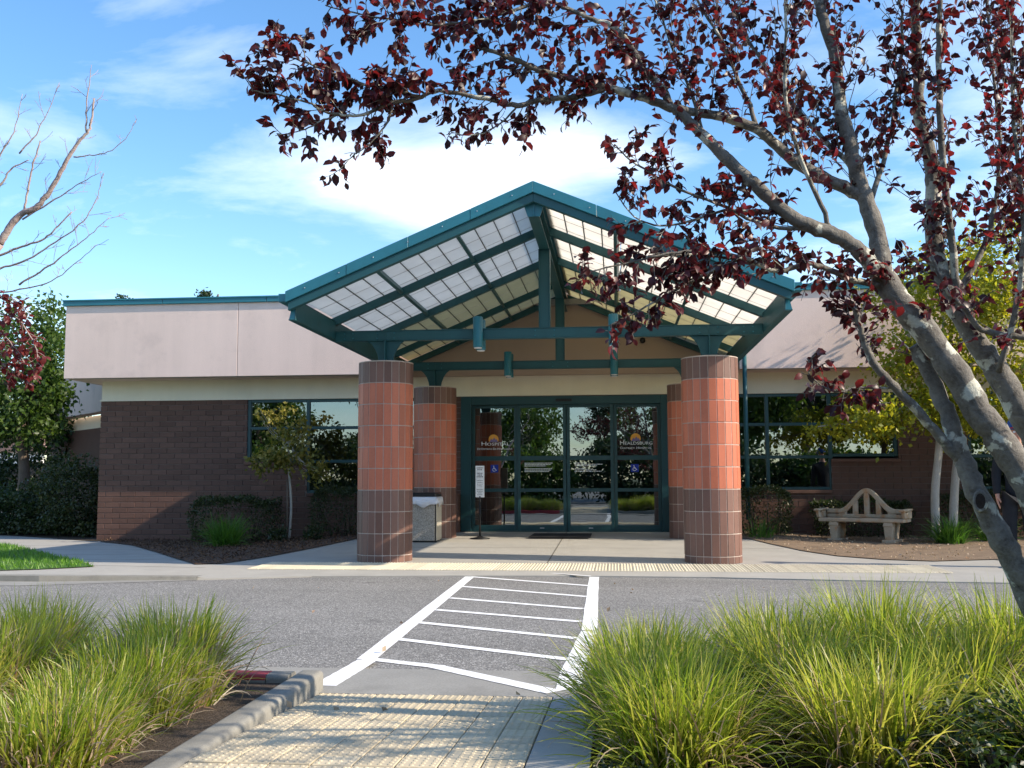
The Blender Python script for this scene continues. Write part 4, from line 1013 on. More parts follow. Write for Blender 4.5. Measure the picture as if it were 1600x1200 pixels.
LR = 'tall yellow-green ornamental grass in the planter under the plum tree'
LL = 'green ornamental grass with straw tips in the planter by the red kerb'
right_spots = [(1.12, -8.87, .42), (1.66, -8.72, .52), (2.18, -8.70, .54), (2.72, -8.70, .55), (3.26, -8.72, .55), (3.8, -8.75, .55),
               (1.10, -9.35, .45), (1.68, -9.28, .50), (2.36, -9.25, .50), (2.94, -9.3, .50), (3.5, -9.3, .52), (1.16, -9.85, .44), (1.85, -9.85, .46), (2.55, -9.95, .40), (4.3, -9.0, .55)]
for x, y, h in right_spots:
    lab = LR
    if (x, y) == (1.12, -8.87): lab = 'ornamental grass leaning over the end of the crosswalk'
    if (x, y) == (1.10, -9.35): lab = 'ornamental grass hanging over the kerb beside the tactile path'
    grass_clump(x + random.uniform(-.06, .06), y + random.uniform(-.05, .05), .05, lab, G1, n=1150, h=h * random.uniform(.94, 1.06), tilt=.50 if y > -9.2 else .72, curv=.75 if y > -9.2 else 1.15, dry=.24 if x < 2.4 else .36)
left_spots = [(-1.30, -8.74, .44), (-2.0, -8.68, .47), (-2.65, -8.70, .48), (-3.2, -8.75, .48), (-1.24, -9.25, .38), (-1.95, -9.28, .45), (-2.7, -9.3, .46), (-1.18, -9.72, .32), (-1.85, -9.80, .40), (-2.4, -9.85, .42), (-1.14, -10.15, .30), (-1.85, -10.35, .36), (-1.0, -9.5, .24), (-1.04, -9.05, .28), (-.98, -9.95, .22), (-2.35, -10.4, .36)]
for x, y, h in left_spots:
    lab = LL
    if (x, y) == (-1.30, -8.74): lab = 'ornamental grass leaning towards the end of the red kerb'
    grass_clump(x + random.uniform(-.05, .05), y + random.uniform(-.05, .05), .05, lab, G2, n=1050 if h > .29 else 420, rb=.20 if h > .29 else .11, h=h * random.uniform(.94, 1.06), tilt=.46, curv=.7, dry=.42)
# dry blades bent over the bare soil strip by the kerb
V, F, q = blades(150, .25, .34, .006, 1.1, 1.6, 8, cone=0.0); V2 = V.copy(); V2[:, 1] += np.repeat(RNG.uniform(-.75, .55, 150), 18); V2[:, 0] += np.repeat(RNG.uniform(-.3, .15, 150), 18)
o = link('dry_grass', fast_mesh('dry_grass', V2, F, 'dry_blade', q)); o.location = (-1.18, -9.35, .05); tag(o, 'straw-coloured dry blades fallen over the soil beside the kerb', 'dry grass', kind='stuff')
# low dark shrub in the corner of the planter, juniper tuft by the path
def shrub(name, label, cat, blobs, size, mat, core=None, base=None, group=None, droop=.1):
    c = np.array(blobs[0][0]); b = base or (c[0], c[1], 0); r = empty(name, b); tag(r, label, cat, group)
    P, O = clumps(blobs); f = small_leaves('foliage', P - np.array(b), size, mat, r, droop=droop, out=O)
    m = MB()
    for bl in blobs[:3]:
        cc = np.array(bl[0]) - np.array(b)
        for k in range(4):
            e = cc + np.array([random.uniform(-.5, .5) * bl[1][0], random.uniform(-.5, .5) * bl[1][1], bl[1][2] * random.uniform(0, .5)])
            m.tube([(cc[0] * .5, cc[1] * .5, .0), tuple((e + np.array([cc[0] * .5, cc[1] * .5, 0])) / 2), tuple(e)], [.014, .01, .004], 5)
    tag(m.build('stems', 'brown_trunk', r), kind='stuff'); return r
c = at(1570, 1170, -10.0)
shrub('low_shrub', 'dark small-leaved shrub below the arching grass at the planter corner', 'shrub', [((c.x, -10.0, .16), (.34, .32, .17), 130, 16, .04), ((c.x + .4, -9.9, .18), (.3, .3, .17), 90, 16, .04)], .028, 'dark_leaf')
c = at(955, 1192, -10.15)
shrub('juniper_tuft', 'pale green feathery tuft at the foot of the grass by the path', 'shrub', [((c.x + .02, -10.2, .07), (.11, .08, .05), 60, 16, .018)], .020, 'box_leaf')

# hedges and shrubs along the walls
def hedge(name, label, x0, x1, y0, y1, z1, mat='box_leaf', n=5200, size=.042, group='clipped hedges along the brick walls'):
    r = empty(name, ((x0 + x1) / 2, (y0 + y1) / 2, gz((x0 + x1) / 2, (y0 + y1) / 2))); tag(r, label, 'hedge', group)
    u = RNG.uniform(-1, 1, (n, 3)); ax_ = RNG.choice(3, n, p=(.2, .4, .4)); u[np.arange(n), ax_] = np.where((ax_ == 2) | (RNG.uniform(size=n) < .15), 1, np.where(ax_ == 1, -1, np.sign(u[np.arange(n), ax_]))) * RNG.uniform(.72, 1.0, n); hx, hy, hz = (x1 - x0) / 2, (y1 - y0) / 2, z1 / 2
    q = u * (1 - .10 * np.linalg.norm(u, axis=1, keepdims=True) ** 3 / 5.2) * np.array([hx, hy, hz]); q[:, 2] += hz + .03
    bumpy = 1 + .05 * np.sin(q[:, 0:1] * 9) + .05 * np.sin(q[:, 2:3] * 11 + q[:, 0:1] * 5); q *= bumpy; q += RNG.normal(size=q.shape) * .02; q[:, 2] = np.abs(q[:, 2])
    small_leaves('foliage', q, size, mat, r, droop=-.1, out=unit(u))
    m = MB()
    for k in range(9):
        x = random.uniform(-hx * .8, hx * .8); y = random.uniform(-hy * .6, hy * .6); m.tube([(x * .8, y * .8, -.02), (x, y, z1 * .5), (x * 1.1, y * 1.1, z1 * .85)], [.018, .012, .004], 5)
    m.build('stems', 'brown_trunk', r); return r
xl = at(297, 800, 4.35).x; xr = at(432, 800, 4.35).x
hedge('clipped_hedge', 'dark clipped hedge behind the arching green plant by the brick corner', xl, xr, 4.1, 4.95, .80)
hedge('clipped_hedge', 'dark clipped hedge between the young tree and the front column', at(485, 800, 4.4).x, -3.05, 4.2, 5.0, .82)
hedge('clipped_hedge', 'dark clipped hedge below the window beside the sunlit column', 3.0, 4.0, 4.35, 5.05, .78, n=3600)
hedge('clipped_hedge', 'dark clipped hedge behind the stone bench', 4.35, 6.1, 4.75, 5.22, .62, n=4200)
hedge('clipped_hedge', 'dark clipped hedge behind the twin pale trunks', 6.5, 8.6, 4.45, 5.15, .80, n=5200)
c = at(115, 780, 6.6)
shrub('rounded_bush', 'big dark rounded bush against the side of the brick corner', 'bush', [((c.x, 6.6, .85), (.72, .8, .85), 300, 20, .07), ((c.x - .9, 7.2, .6), (.7, .7, .6), 160, 20, .07)], .065, 'box_leaf')
c = at(40, 700, 14.5)
shrub('rounded_bush', 'dark tall bush filling the gap under the leafy tree', 'bush', [((c.x, 14.5, 1.1), (1.5, .9, 1.1), 220, 20, .12), ((c.x - 1.8, 14.8, 1.0), (1.3, .9, 1.0), 160, 20, .12)], .10, 'dark_leaf')
c = at(20, 790, 7.2)
shrub('rounded_bush', 'dark rounded bush under the leafy tree near the far pavement', 'bush', [((c.x, 7.4, .5), (.9, .8, .5), 240, 20, .07), ((c.x - 1.5, 7.6, .6), (1.0, .9, .6), 200, 20, .08)], .07, 'dark_leaf')
# ground cover strip beside the far pavement
n = 5200; t = RNG.uniform(size=(n, 1)); A, B = atz(-60, 832), atz(146, 838); P = np.array([[A.x, A.y, 0]]) * (1 - t) + np.array([[B.x, B.y, 0]]) * t
P = P + np.concatenate([RNG.normal(size=(n, 1)) * .1, RNG.uniform(0.05, 1.5, (n, 1)), RNG.uniform(0, .26, (n, 1))], 1)
tag(small_leaves('ground_cover', P, .075, 'box_leaf', droop=-.3), 'low dark ground cover between the far pavement and the bushes', 'ground cover', kind='stuff')
# arching lily plants
for x, y, h, n, lab in ((at(352, 860, 3.2).x, 3.2, .62, 420, 'arching bright green strap-leaved plant before the clipped hedge'),
                        (at(1480, 850, 3.5).x, 3.3, .52, 360, 'arching green strap-leaved plant at the foot of the twin pale trunks'),
                        (at(1187, 846, 4.0).x, 3.9, .42, 90, 'small tuft of strap leaves beside the sunlit column'),
                        (at(1560, 850, 3.7).x, 3.9, .48, 260, 'dark strap-leaved plant near the standing person')):
    grass_clump(x, y, gz(x, y), lab, 'strap-leaved plants in the beds', n=n, rb=.20, h=h, w=.014, tilt=.75, curv=1.1, dry=0, mat='lily_blade', cat='plant', name='strap_leaf_plant')
for x, y, lab in ((at(435, 846, 3.9).x, 3.9, 'small leafy seedling at the foot of the young tree'), (at(490, 850, 3.7).x, 3.7, 'low green plant before the hedge near the front column')):
    shrub('small_plant', lab, 'plant', [((x, y, gz(x, y) + .12), (.16, .14, .12), 40, 12, .035)], .05, 'box_leaf', base=(x, y, gz(x, y)))
# mulch chips, leaf litter and lawn blades
def scatter_poly(poly, n):
    xs = [p[0] for p in poly]; ys = [p[1] for p in poly]; out = []
    while len(out) < n:
        x = random.uniform(min(xs), max(xs)); y = random.uniform(min(ys), max(ys)); ins = False; j = len(poly) - 1
        for i in range(len(poly)):
            if (poly[i][1] > y) != (poly[j][1] > y) and x < (poly[j][0] - poly[i][0]) * (y - poly[i][1]) / (poly[j][1] - poly[i][1]) + poly[i][0]: ins = not ins
            j = i
        if ins: out.append((x, y, gz(x, y)))
    return np.array(out)
P = scatter_poly(bedL, 5200); P[:, 2] += RNG.uniform(.014, .035, len(P)); tag(small_leaves('mulch_chips', P, .05, 'mulch_bit', droop=-.05, wid=.18), 'brown bark mulch scattered over the bed by the brick wall', 'mulch', kind='stuff')
P = scatter_poly(bedR, 1500); P[:, 2] += RNG.uniform(.014, .03, len(P)); tag(small_leaves('leaf_litter', P, .036, 'dry_blade', droop=-.05), 'fallen leaves on the bare soil round the stone bench', 'leaf litter', kind='stuff')
P = scatter_poly(lawn, 15000); P[:, 2] += .01
n = len(P); V = np.stack([P + RNG.normal(size=(n, 3)) * .004, P + RNG.normal(size=(n, 3)) * .004 + np.array([.008, .002, 0]), P + np.concatenate([RNG.normal(size=(n, 2)) * .022, RNG.uniform(.035, .07, (n, 1))], 1)], 1).reshape(-1, 3)
tag(link('lawn_grass', fast_mesh('lawn_grass', V, np.arange(3 * n).reshape(-1, 3), 'lawn_blade', RNG.uniform(size=n))), 'short mown lawn grass beside the curving pavement', 'grass', kind='stuff')
# a few fallen leaves on the road and path
P = np.concatenate([np.stack([RNG.uniform(-5, 6, 26), RNG.uniform(-7.6, -2.2, 26), np.full(26, -.020)], 1), np.stack([RNG.uniform(-.6, .6, 5), RNG.uniform(-9.6, -8.5, 5), np.full(5, .035)], 1)])
o = small_leaves('fallen_leaves', P, .045, 'dry_blade', droop=0.0); tag(o, 'a few dry leaves fallen on the asphalt', 'fallen leaves', kind='stuff')

# ---------------- near leaves of the plum: eight faces, folded and curled
def leaf_local(n):
    """unit leaf along +X, curled down and folded along its midrib"""
    return np.array([(0, 0, 0), (.36, .30, .09), (.36, 0, .02), (.36, -.30, .09), (.72, .25, .02), (.72, 0, -.07), (.72, -.25, .02), (1.0, 0, -.22)])
LF = np.array([(0, 2, 1), (0, 3, 2), (1, 2, 5), (1, 5, 4), (2, 3, 6), (2, 6, 5), (4, 5, 7), (5, 6, 7)])
def leaf_frames(D, gravity=.55):
    D = D + RNG.normal(size=D.shape) * .55; D[:, 2] -= gravity; D = unit(D); up = RNG.normal(size=D.shape) * .55; up[:, 2] += .8
    s = unit(np.cross(up, D)); u = np.cross(D, s); return D, s, u
def big_leaves(name, P, D, size, mat, parent, gravity=.55):
    d, s, u = leaf_frames(D, gravity); n = len(P); L_ = size * RNG.uniform(.6, 1.2, (n, 1, 1)); q = leaf_local(1)
    V = P[:, None, :] + L_ * (q[None, :, 0:1] * d[:, None] + q[None, :, 1:2] * s[:, None] + q[None, :, 2:3] * u[:, None])
    F = (np.arange(n)[:, None, None] * 8 + LF[None]).reshape(-1, 3)
    o = link(name, fast_mesh(name, V.reshape(-1, 3), F, mat, np.repeat(RNG.uniform(size=n), 8)), parent); return o
class Tree:
    def __init__(s, k=1.0): s.wood = MB(); s.twigs = MB(); s.LP = []; s.LD = []; s.k = k
    def limb(s, pts, r0, r1, n=9, k=5, wob=0.0):
        c = curve(pts, k); m = len(c)
        if wob: c = [p + np.array([random.gauss(0, wob), random.gauss(0, wob), random.gauss(0, wob)]) * (1 if 0 < i < m - 1 else 0) for i, p in enumerate(c)]
        r0, r1 = r0 * s.k, r1 * s.k
        rr = [(r0 + (r1 - r0) * (i / (m - 1)) ** .9) * (1 + random.uniform(-.07, .07)) for i in range(m)]
        s.wood.tube(c, rr, n); return c, rr
    def twig(s, p, d, ln, r, leaf, depth=0, up=.25, space=.0125, bare=0.0):
        k = 5; q = np.array(p, float); d = np.array(d, float); d /= np.linalg.norm(d); pts = [q.copy()]
        bend = np.array([random.gauss(0, .22), random.gauss(0, .22), random.gauss(up * .5, .12)])
        for i in range(k):
            d = d + bend / k * 1.4 + np.array([random.gauss(0, .07) for _ in range(3)]); d /= np.linalg.norm(d); q = q + d * ln / k; pts.append(q.copy())
        s.twigs.tube(pts, [r + (.0011 - r) * i / k for i in range(k + 1)], 4, cap=False)
        nl = int(ln / space)
        for j in range(nl):
            t = (j + random.random()) / nl
            if t < .12 or random.random() > leaf: continue
            i = min(int(t * k), k - 1); f = t * k - i; w = pts[i] * (1 - f) + pts[i + 1] * f
            s.LP.append(w); s.LD.append((pts[i + 1] - pts[i]) / ln * k * .6 + np.array([random.gauss(0, .6) for _ in range(3)]))
        if depth > 0:
            for j in range(random.choice((1, 2, 2, 3))):
                t = random.uniform(.25, .9); i = min(int(t * k), k - 1); dd = (pts[i + 1] - pts[i]); dd = dd / np.linalg.norm(dd) + np.array([random.gauss(0, .6), random.gauss(0, .6), random.gauss(.1, .5)])
                s.twig(pts[i], dd, ln * random.uniform(.35, .65), r * .6, leaf, depth - 1, up, space)
    def dress(s, c, start, spacing, lens, leaf, up=.3, depth=1, r=.004, end=1.0, spread=1.0):
        """twigs along a limb"""
        acc = 0; spacing *= s.k; lens = (lens[0] * s.k, lens[1] * s.k); r *= s.k
        for i in range(1, len(c)):
            a, b = c[i - 1], c[i]; l = np.linalg.norm(b - a); t = i / (len(c) - 1)
            if t < start or t > end: continue
            acc += l
            while acc > spacing:
                acc -= spacing; tg = (b - a) / l; rv = np.array([random.gauss(0, 1) for _ in range(3)]); rv -= tg * rv.dot(tg); rv /= np.linalg.norm(rv)
                d = tg * random.uniform(.3, .9) + rv * spread + np.array([0, 0, up]); w = a + (b - a) * random.random()
                s.twig(w, d, random.uniform(*lens), r, leaf, depth, up)
DY = 0.0
def px3(l, Y):
    """pixels of a limb traced in the photograph, at the distance Y where it grows"""
    out = []
    for q in l:
        yy = (q[2] if len(q) > 2 else Y) + DY; v = at(q[0], q[1], yy); out.append((v.x, v.y, v.z))
    return out
random.seed(21)
T1 = Tree(.81); Y = -8.3; DY = -1.05
base = (3.11, -9.33, 0.03)
knot = at(1532, 783, Y + DY)
A, rA = T1.limb([base] + px3([(1640, 985), (1588, 888), (1546, 806), (1512, 738), (1494, 690), (1478, 640), (1452, 585), (1428, 540)], Y + .02), .074, .032, 14, 6, .003)
B, rB = T1.limb([base] + px3([(1690, 930), (1630, 810), (1582, 718), (1536, 652), (1486, 574), (1440, 512), (1404, 470), (1380, 432)], Y - .06), .078, .060, 14, 6, .003)
B1, _ = T1.limb(px3([(1380, 434, -8.36), (1371, 369, -8.33), (1350, 306, -8.3), (1332, 243, -8.27), (1315, 171, -8.24), (1304, 90, -8.2), (1284, 20, -8.2), (1268, -60, -8.15), (1262, -170, -8.1)], Y), .052, .022, 12, 6, .003)
B2, _ = T1.limb(px3([(1378, 436, -8.37), (1342, 392, -8.42), (1296, 364, -8.45), (1242, 342, -8.48), (1188, 297, -8.5), (1152, 265, -8.5), (1107, 220, -8.5), (1066, 180, -8.5), (1048, 169, -8.5), (990, 148, -8.52), (945, 137, -8.55), (900, 126, -8.57), (840, 108, -8.6), (780, 84, -8.65), (735, 70, -8.68)], Y), .045, .009, 11, 6, .002)
B3, _ = T1.limb(px3([(1350, 309, -8.30), (1318, 292, -8.30), (1260, 265, -8.32), (1215, 229, -8.35), (1188, 205, -8.4), (1152, 189, -8.42), (1102, 178, -8.45), (1057, 170, -8.48)], Y), .036, .022, 9, 5, .002)
B4, _ = T1.limb(px3([(1048, 169, -8.49), (1035, 139, -8.5), (1008, 108, -8.52), (981, 67, -8.54), (954, 40, -8.55), (918, 27, -8.57), (880, 10, -8.6), (830, -5, -8.62)], Y), .024, .008, 8, 5, .002)
B5, _ = T1.limb(px3([(944, 140, -8.55), (890, 152, -8.57), (840, 157, -8.6), (808, 165, -8.62), (760, 154, -8.65), (688, 142, -8.68), (652, 154, -8.7), (612, 160, -8.72), (572, 178, -8.74), (540, 180, -8.76), (508, 174, -8.78), (480, 160, -8.8), (440, 150, -8.82), (392, 141, -8.84)], Y), .017, .0035, 7, 5, .002)
B6, _ = T1.limb(px3([(660, 152, -8.7), (620, 142, -8.72), (572, 132, -8.73), (520, 114, -8.76), (460, 92, -8.8), (412, 78, -8.84)], Y), .009, .003, 6, 5, .002)
B7, _ = T1.limb(px3([(616, 160, -8.72), (604, 192, -8.72), (580, 222, -8.73), (550, 246, -8.74), (530, 268, -8.75)], Y), .006, .002, 6, 5, .002)
B8, _ = T1.limb(px3([(808, 165, -8.62), (785, 190, -8.62), (748, 210, -8.63), (704, 208, -8.65)], Y), .006, .002, 6, 5, .002)
B10, _ = T1.limb(px3([(850, -2, -8.6), (790, 20, -8.62), (730, 34, -8.64), (670, 38, -8.66), (610, 30, -8.68), (560, 22, -8.7), (508, 8, -8.72)], Y), .010, .003, 6, 5, .002)
B9, _ = T1.limb(px3([(530, 178, -8.76), (500, 190, -8.78), (470, 205, -8.8), (430, 212, -8.82)], Y), .006, .002, 6, 5, .002)
C1, _ = T1.limb([base] + px3([(1690, 860), (1625, 700), (1582, 622), (1550, 570), (1520, 524), (1488, 470), (1463, 405), (1458, 315), (1455, 256), (1437, 180), (1434, 100), (1428, 10), (1420, -90)], -8.05), .085, .020, 11, 5, .003)
C2, _ = T1.limb(px3([(1500, 490, -8.05), (1489, 396, -8.1), (1480, 315, -8.15), (1470, 216, -8.2), (1467, 90, -8.22), (1470, -20, -8.25), (1474, -140, -8.3)], Y), .024, .012, 8, 5, .002)
C3, _ = T1.limb(px3([(1640, 530, -8.1), (1565, 522, -8.12), (1530, 512, -8.14), (1505, 480, -8.16), (1480, 455, -8.2), (1455, 400, -8.22)], Y), .022, .008, 8, 5, .002)
A2, _ = T1.limb(px3([(1502, 722, -8.28), (1460, 672, -8.32), (1415, 622, -8.36), (1375, 580, -8.4), (1354, 545, -8.42), (1345, 515, -8.43), (1335, 480, -8.45)], Y), .030, .012, 9, 5, .002)
A3, _ = T1.limb(px3([(1402, 605, -8.37), (1375, 606, -8.38), (1340, 606, -8.4), (1305, 612, -8.43), (1268, 590, -8.45), (1262, 560, -8.46)], Y), .008, .003, 6, 5, .002)
D1, _ = T1.limb(px3([(1384, 446, -8.37), (1345, 440, -8.4), (1296, 422, -8.45), (1262, 412, -8.5), (1215, 424, -8.55), (1160, 402, -8.6), (1090, 392, -8.65), (1010, 402, -8.7)], Y), .020, .006, 8, 5, .002)
D2, _ = T1.limb(px3([(1160, 402, -8.6), (1100, 430, -8.63), (1040, 462, -8.66), (990, 490, -8.7), (950, 510, -8.72)], Y), .009, .003, 6, 5, .002)
D3, _ = T1.limb(px3([(1180, 412, -8.58), (1120, 400, -8.6), (1040, 400, -8.66), (960, 415, -8.7), (905, 430, -8.75)], Y), .008, .003, 6, 5, .002)
D4, _ = T1.limb(px3([(1285, 360, -8.45), (1200, 352, -8.5), (1120, 318, -8.55), (1050, 290, -8.6), (985, 250, -8.62), (960, 225, -8.64)], Y), .012, .003, 7, 5, .002)
D5, _ = T1.limb(px3([(1220, 330, -8.48), (1130, 330, -8.52), (1060, 350, -8.56), (1000, 345, -8.6), (962, 300, -8.62)], Y), .009, .003, 7, 5, .002)
E1, _ = T1.limb(px3([(1343, 282, -8.285), (1325, 255, -8.27), (1260, 190, -8.2), (1200, 110, -8.15), (1150, 30, -8.1), (1110, -60, -8.05)], Y), .018, .006, 7, 5, .003)
E2, _ = T1.limb(px3([(1188, 205, -8.4), (1160, 140, -8.35), (1130, 70, -8.3), (1090, 0, -8.25), (1060, -70, -8.2)], Y), .014, .005, 7, 5, .003)
E3, _ = T1.limb(px3([(1300, 360, -8.45), (1270, 290, -8.5), (1235, 200, -8.55), (1225, 110, -8.6), (1230, 10, -8.65), (1240, -60, -8.7)], Y), .014, .005, 7, 5, .003)
E4, _ = T1.limb(px3([(1355, 330, -8.3), (1385, 240, -8.2), (1400, 150, -8.15), (1410, 60, -8.1), (1400, -40, -8.1)], Y), .016, .006, 7, 5, .003)
E5, _ = T1.limb(px3([(1490, 470, -8.05), (1540, 380, -8.0), (1560, 280, -7.95), (1560, 180, -7.9), (1545, 60, -7.85), (1540, -60, -7.8)], Y), .018, .006, 7, 5, .003)
E6, _ = T1.limb(px3([(1560, 580, -8.1), (1590, 470, -8.2), (1600, 340, -8.3), (1585, 200, -8.35), (1580, 60, -8.4), (1590, -60, -8.4)], Y), .018, .006, 7, 5, .003)
E7, _ = T1.limb(px3([(1100, 215, -8.5), (1075, 130, -8.45), (1040, 50, -8.4), (1010, -40, -8.4)], Y), .010, .004, 6, 5, .003)
# crown outside the picture, over the planter and the path's sunny side
OUT = []
for az, el, ln in ((-72, 50, 2.3), (-100, 56, 2.0), (-60, 55, 2.3), (-88, 62, 2.4)):
    a, e = R_(az), R_(el); st = np.array([3.25, -9.42, .85]); d = np.array([math.cos(a) * math.cos(e), math.sin(a) * math.cos(e), math.sin(e)])
    c, _ = T1.limb([tuple(st), tuple(st + d * ln * .35 + np.array([.05, 0, .02])), tuple(st + d * ln * .7 + np.array([0, .06, -.05])), tuple(st + d * ln + np.array([.1, 0, -.2]))], .05, .008, 7, 5, .004); OUT.append(c)
for c in OUT: T1.dress(c, .3, .11, (.25, .5), .42, .25, 1)
# leafy reaches (dense towards the tips), bare whips in the upper crown
T1.dress(B5, .0, .034, (.10, .24), .85, .05, 1, .003); T1.dress(B6, .0, .028, (.10, .22), .88, .05, 1, .003); T1.dress(B10, .0, .028, (.10, .24), .85, .1, 1, .003)
T1.dress(B7, .2, .04, (.06, .14), .75, -.1, 0, .0025); T1.dress(B8, .3, .045, (.06, .14), .7, -.1, 0, .0025); T1.dress(B9, .0, .035, (.06, .14), .85, -.1, 1, .0025)
T1.dress(B2, .52, .042, (.12, .32), .72, .30, 1, .003); T1.dress(B4, .1, .036, (.12, .32), .75, .30, 1, .003); T1.dress(B2, .12, .14, (.15, .35), .40, .3, 1, .003, end=.52)
T1.dress(B3, .1, .075, (.15, .36), .55, .4, 1, .003); T1.dress(B1, .25, .06, (.18, .45), .38, .45, 1, .0035)
T1.dress(C1, .5, .075, (.18, .42), .42, .5, 1, .0035); T1.dress(C2, .05, .055, (.10, .30), .55, .5, 1, .003); T1.dress(C3, .1, .05, (.12, .3), .7, .3, 1, .003)
T1.dress(A2, .55, .04, (.10, .26), .70, .3, 1, .003); T1.dress(A3, .15, .028, (.06, .14), .8, -.1, 1, .0025); T1.dress(A, .86, .06, (.12, .28), .6, .3, 1, .003)
T1.dress(B, .86, .05, (.12, .30), .65, .25, 1, .003)
T1.dress(D1, .05, .038, (.10, .22), .78, .05, 1, .003); T1.dress(D2, .05, .03, (.06, .13), .85, -.15, 1, .0025); T1.dress(D3, .1, .034, (.08, .17), .82, 0, 1, .0025)
T1.dress(D4, .1, .042, (.10, .24), .72, .05, 1, .003); T1.dress(D5, .1, .045, (.08, .20), .72, 0, 1, .003)
for c in (E1, E2, E3, E4, E5, E6, E7): T1.dress(c, .15, .042, (.18, .46), .42, .7, 1, .0026, spread=.7)
plum = empty('plum_tree', base); tag(plum, 'purple-leaved plum tree leaning in from the planter with lichen-covered trunks', 'tree')
put(T1.wood.build('trunk', 'plum_bark'), plum); tag(put(T1.twigs.build('twigs', 'plum_bark'), plum), kind='stuff')
LP, LD = np.array(T1.LP), np.array(T1.LD)
# leaves on the reaches that stand clear against the sky are single leaves; the rest is the crown's mass
def screen(P):
    d = P - np.array(CAM); f = d @ np.array(_fwd); return 800 + FPX * (d @ np.array(_rt2)) / f, 600 - FPX * (d @ np.array(_up2)) / f, f
sx, sy, sf = screen(LP); inview = (sf > 0) & (sx > 0) & (sx < 1600) & (sy > 0) & (sy < 1200)
score = np.where(inview, np.where((sx < 760), 0, np.where((sy > 380) & (sx < 1180), 1, 2)), 3) + RNG.uniform(0, .9, len(LP)); order = np.argsort(score); single, mass = order[:300], order[300:]
cr = big_leaves('crown', LP[mass], LD[mass], .046, 'plum_leaf', None, .55); cr['kind'] = 'stuff'; put(cr, plum)
lv = [fast_mesh('leaf', leaf_local(1) * np.array([1, w, z]), LF, 'plum_leaf_single') for w, z in ((1, 1), (.85, 1.7), (1.15, .6), (.95, 2.3))]
d, s_, u = leaf_frames(LD[single], .55)
for k, i in enumerate(single):
    o = link('leaf', lv[k % 4], plum); z = .049 * random.uniform(.65, 1.2)
    p = LP[i] - np.array(base)
    o.matrix_local = Matrix(((d[k, 0] * z, s_[k, 0] * z, u[k, 0] * z, p[0]), (d[k, 1] * z, s_[k, 1] * z, u[k, 1] * z, p[1]), (d[k, 2] * z, s_[k, 2] * z, u[k, 2] * z, p[2]), (0, 0, 0, 1)))
# knot hole on the leaning trunk
cdir = (CAM - knot).normalized(); kn = MB(); kn.lathe([(.044, -.03), (.056, .0), (.046, .014), (.034, .006)], 16); o = kn.build('knot', 'plum_bark'); q = cdir.to_track_quat('Z', 'Y'); o.location = knot + cdir * .045; o.rotation_euler = q.to_euler(); o.scale = (.52, .88, .9); put(o, plum)
kn = MB(); kn.lathe([(.036, 0), (.02, -.004)], 14); o = kn.build('knot_hollow', 'cut_wood'); o.location = knot + cdir * .053; o.rotation_euler = q.to_euler(); o.scale = (.52, .88, .9); put(o, plum)

# ---------------- bare tree in the other planter
T2 = Tree(.66); Y = -8.0; DY = -.6; b2 = (-3.0, -8.6, .03)
def bl(l, r0, r1, up=.25, sp=.11, ln=(.06, .22), leaf=0.0, dep=1, start=.1):
    c, _ = T2.limb(px3(l, Y), r0, r1, 7, 5, .002); T2.dress(c, start, sp, ln, leaf, up, dep, .0022); return c
T2.limb([b2, (-2.95, -8.6, .9), (-2.7, -8.6, 1.7)] + px3([(-40, 440), (0, 381)], Y), .08, .035, 10, 5, .003)
bl([(0, 381), (14, 357), (35, 334), (56, 325), (77, 301), (98, 262), (115, 234), (133, 210), (142, 196), (147, 154)], .034, .007, start=.3)
bl([(38, 331), (45, 290), (52, 255), (63, 220)], .010, .006)
bl([(135, 206), (135, 168), (140, 129), (143, 101)], .008, .002)
bl([(115, 245), (140, 243), (168, 238), (196, 217), (212, 189)], .006, .0018, sp=.2)
bl([(-30, 412), (0, 399), (35, 385), (70, 373), (91, 353), (112, 331)], .012, .005)
bl([(-30, 432), (0, 420), (42, 406), (87, 378), (130, 346), (150, 311), (161, 280)], .011, .002)
bl([(30, 445), (70, 420), (105, 395), (140, 367), (171, 339)], .009, .002)
bl([(-30, 290), (0, 241), (21, 206), (35, 147)], .010, .002)
bl([(30, 240), (56, 210), (73, 178), (93, 129)], .007, .002)
bl([(35, 343), (87, 311), (119, 290), (159, 268)], .008, .002)
bl([(-20, 460), (30, 452), (80, 440), (120, 410), (152, 382)], .008, .002)
bl([(-40, 330), (0, 290), (20, 262), (45, 250)], .012, .004)
c = bl([(-40, 470), (0, 490), (30, 500), (55, 540), (60, 580)], .009, .003, up=-.1, sp=.035, ln=(.05, .13), leaf=.75, dep=1)
c = bl([(-40, 540), (-10, 560), (20, 580), (40, 600)], .007, .003, up=-.1, sp=.03, ln=(.05, .14), leaf=.8, dep=1)
bl([(-40, 500), (0, 520), (25, 545), (40, 570)], .007, .003, up=-.1, sp=.03, ln=(.05, .14), leaf=.8, dep=1)
bl([(-40, 455), (-5, 462), (25, 470), (48, 492)], .007, .003, up=-.1, sp=.035, ln=(.05, .12), leaf=.7, dep=1)
bare = empty('bare_tree', b2); tag(bare, 'nearly bare plum tree with a few red leaves at the picture edge', 'tree')
put(T2.wood.build('trunk', 'bare_twig'), bare); tag(put(T2.twigs.build('twigs', 'bare_twig'), bare), kind='stuff')
put(big_leaves('crown', np.array(T2.LP), np.array(T2.LD), .046, 'red_leaf', None, .4), bare)

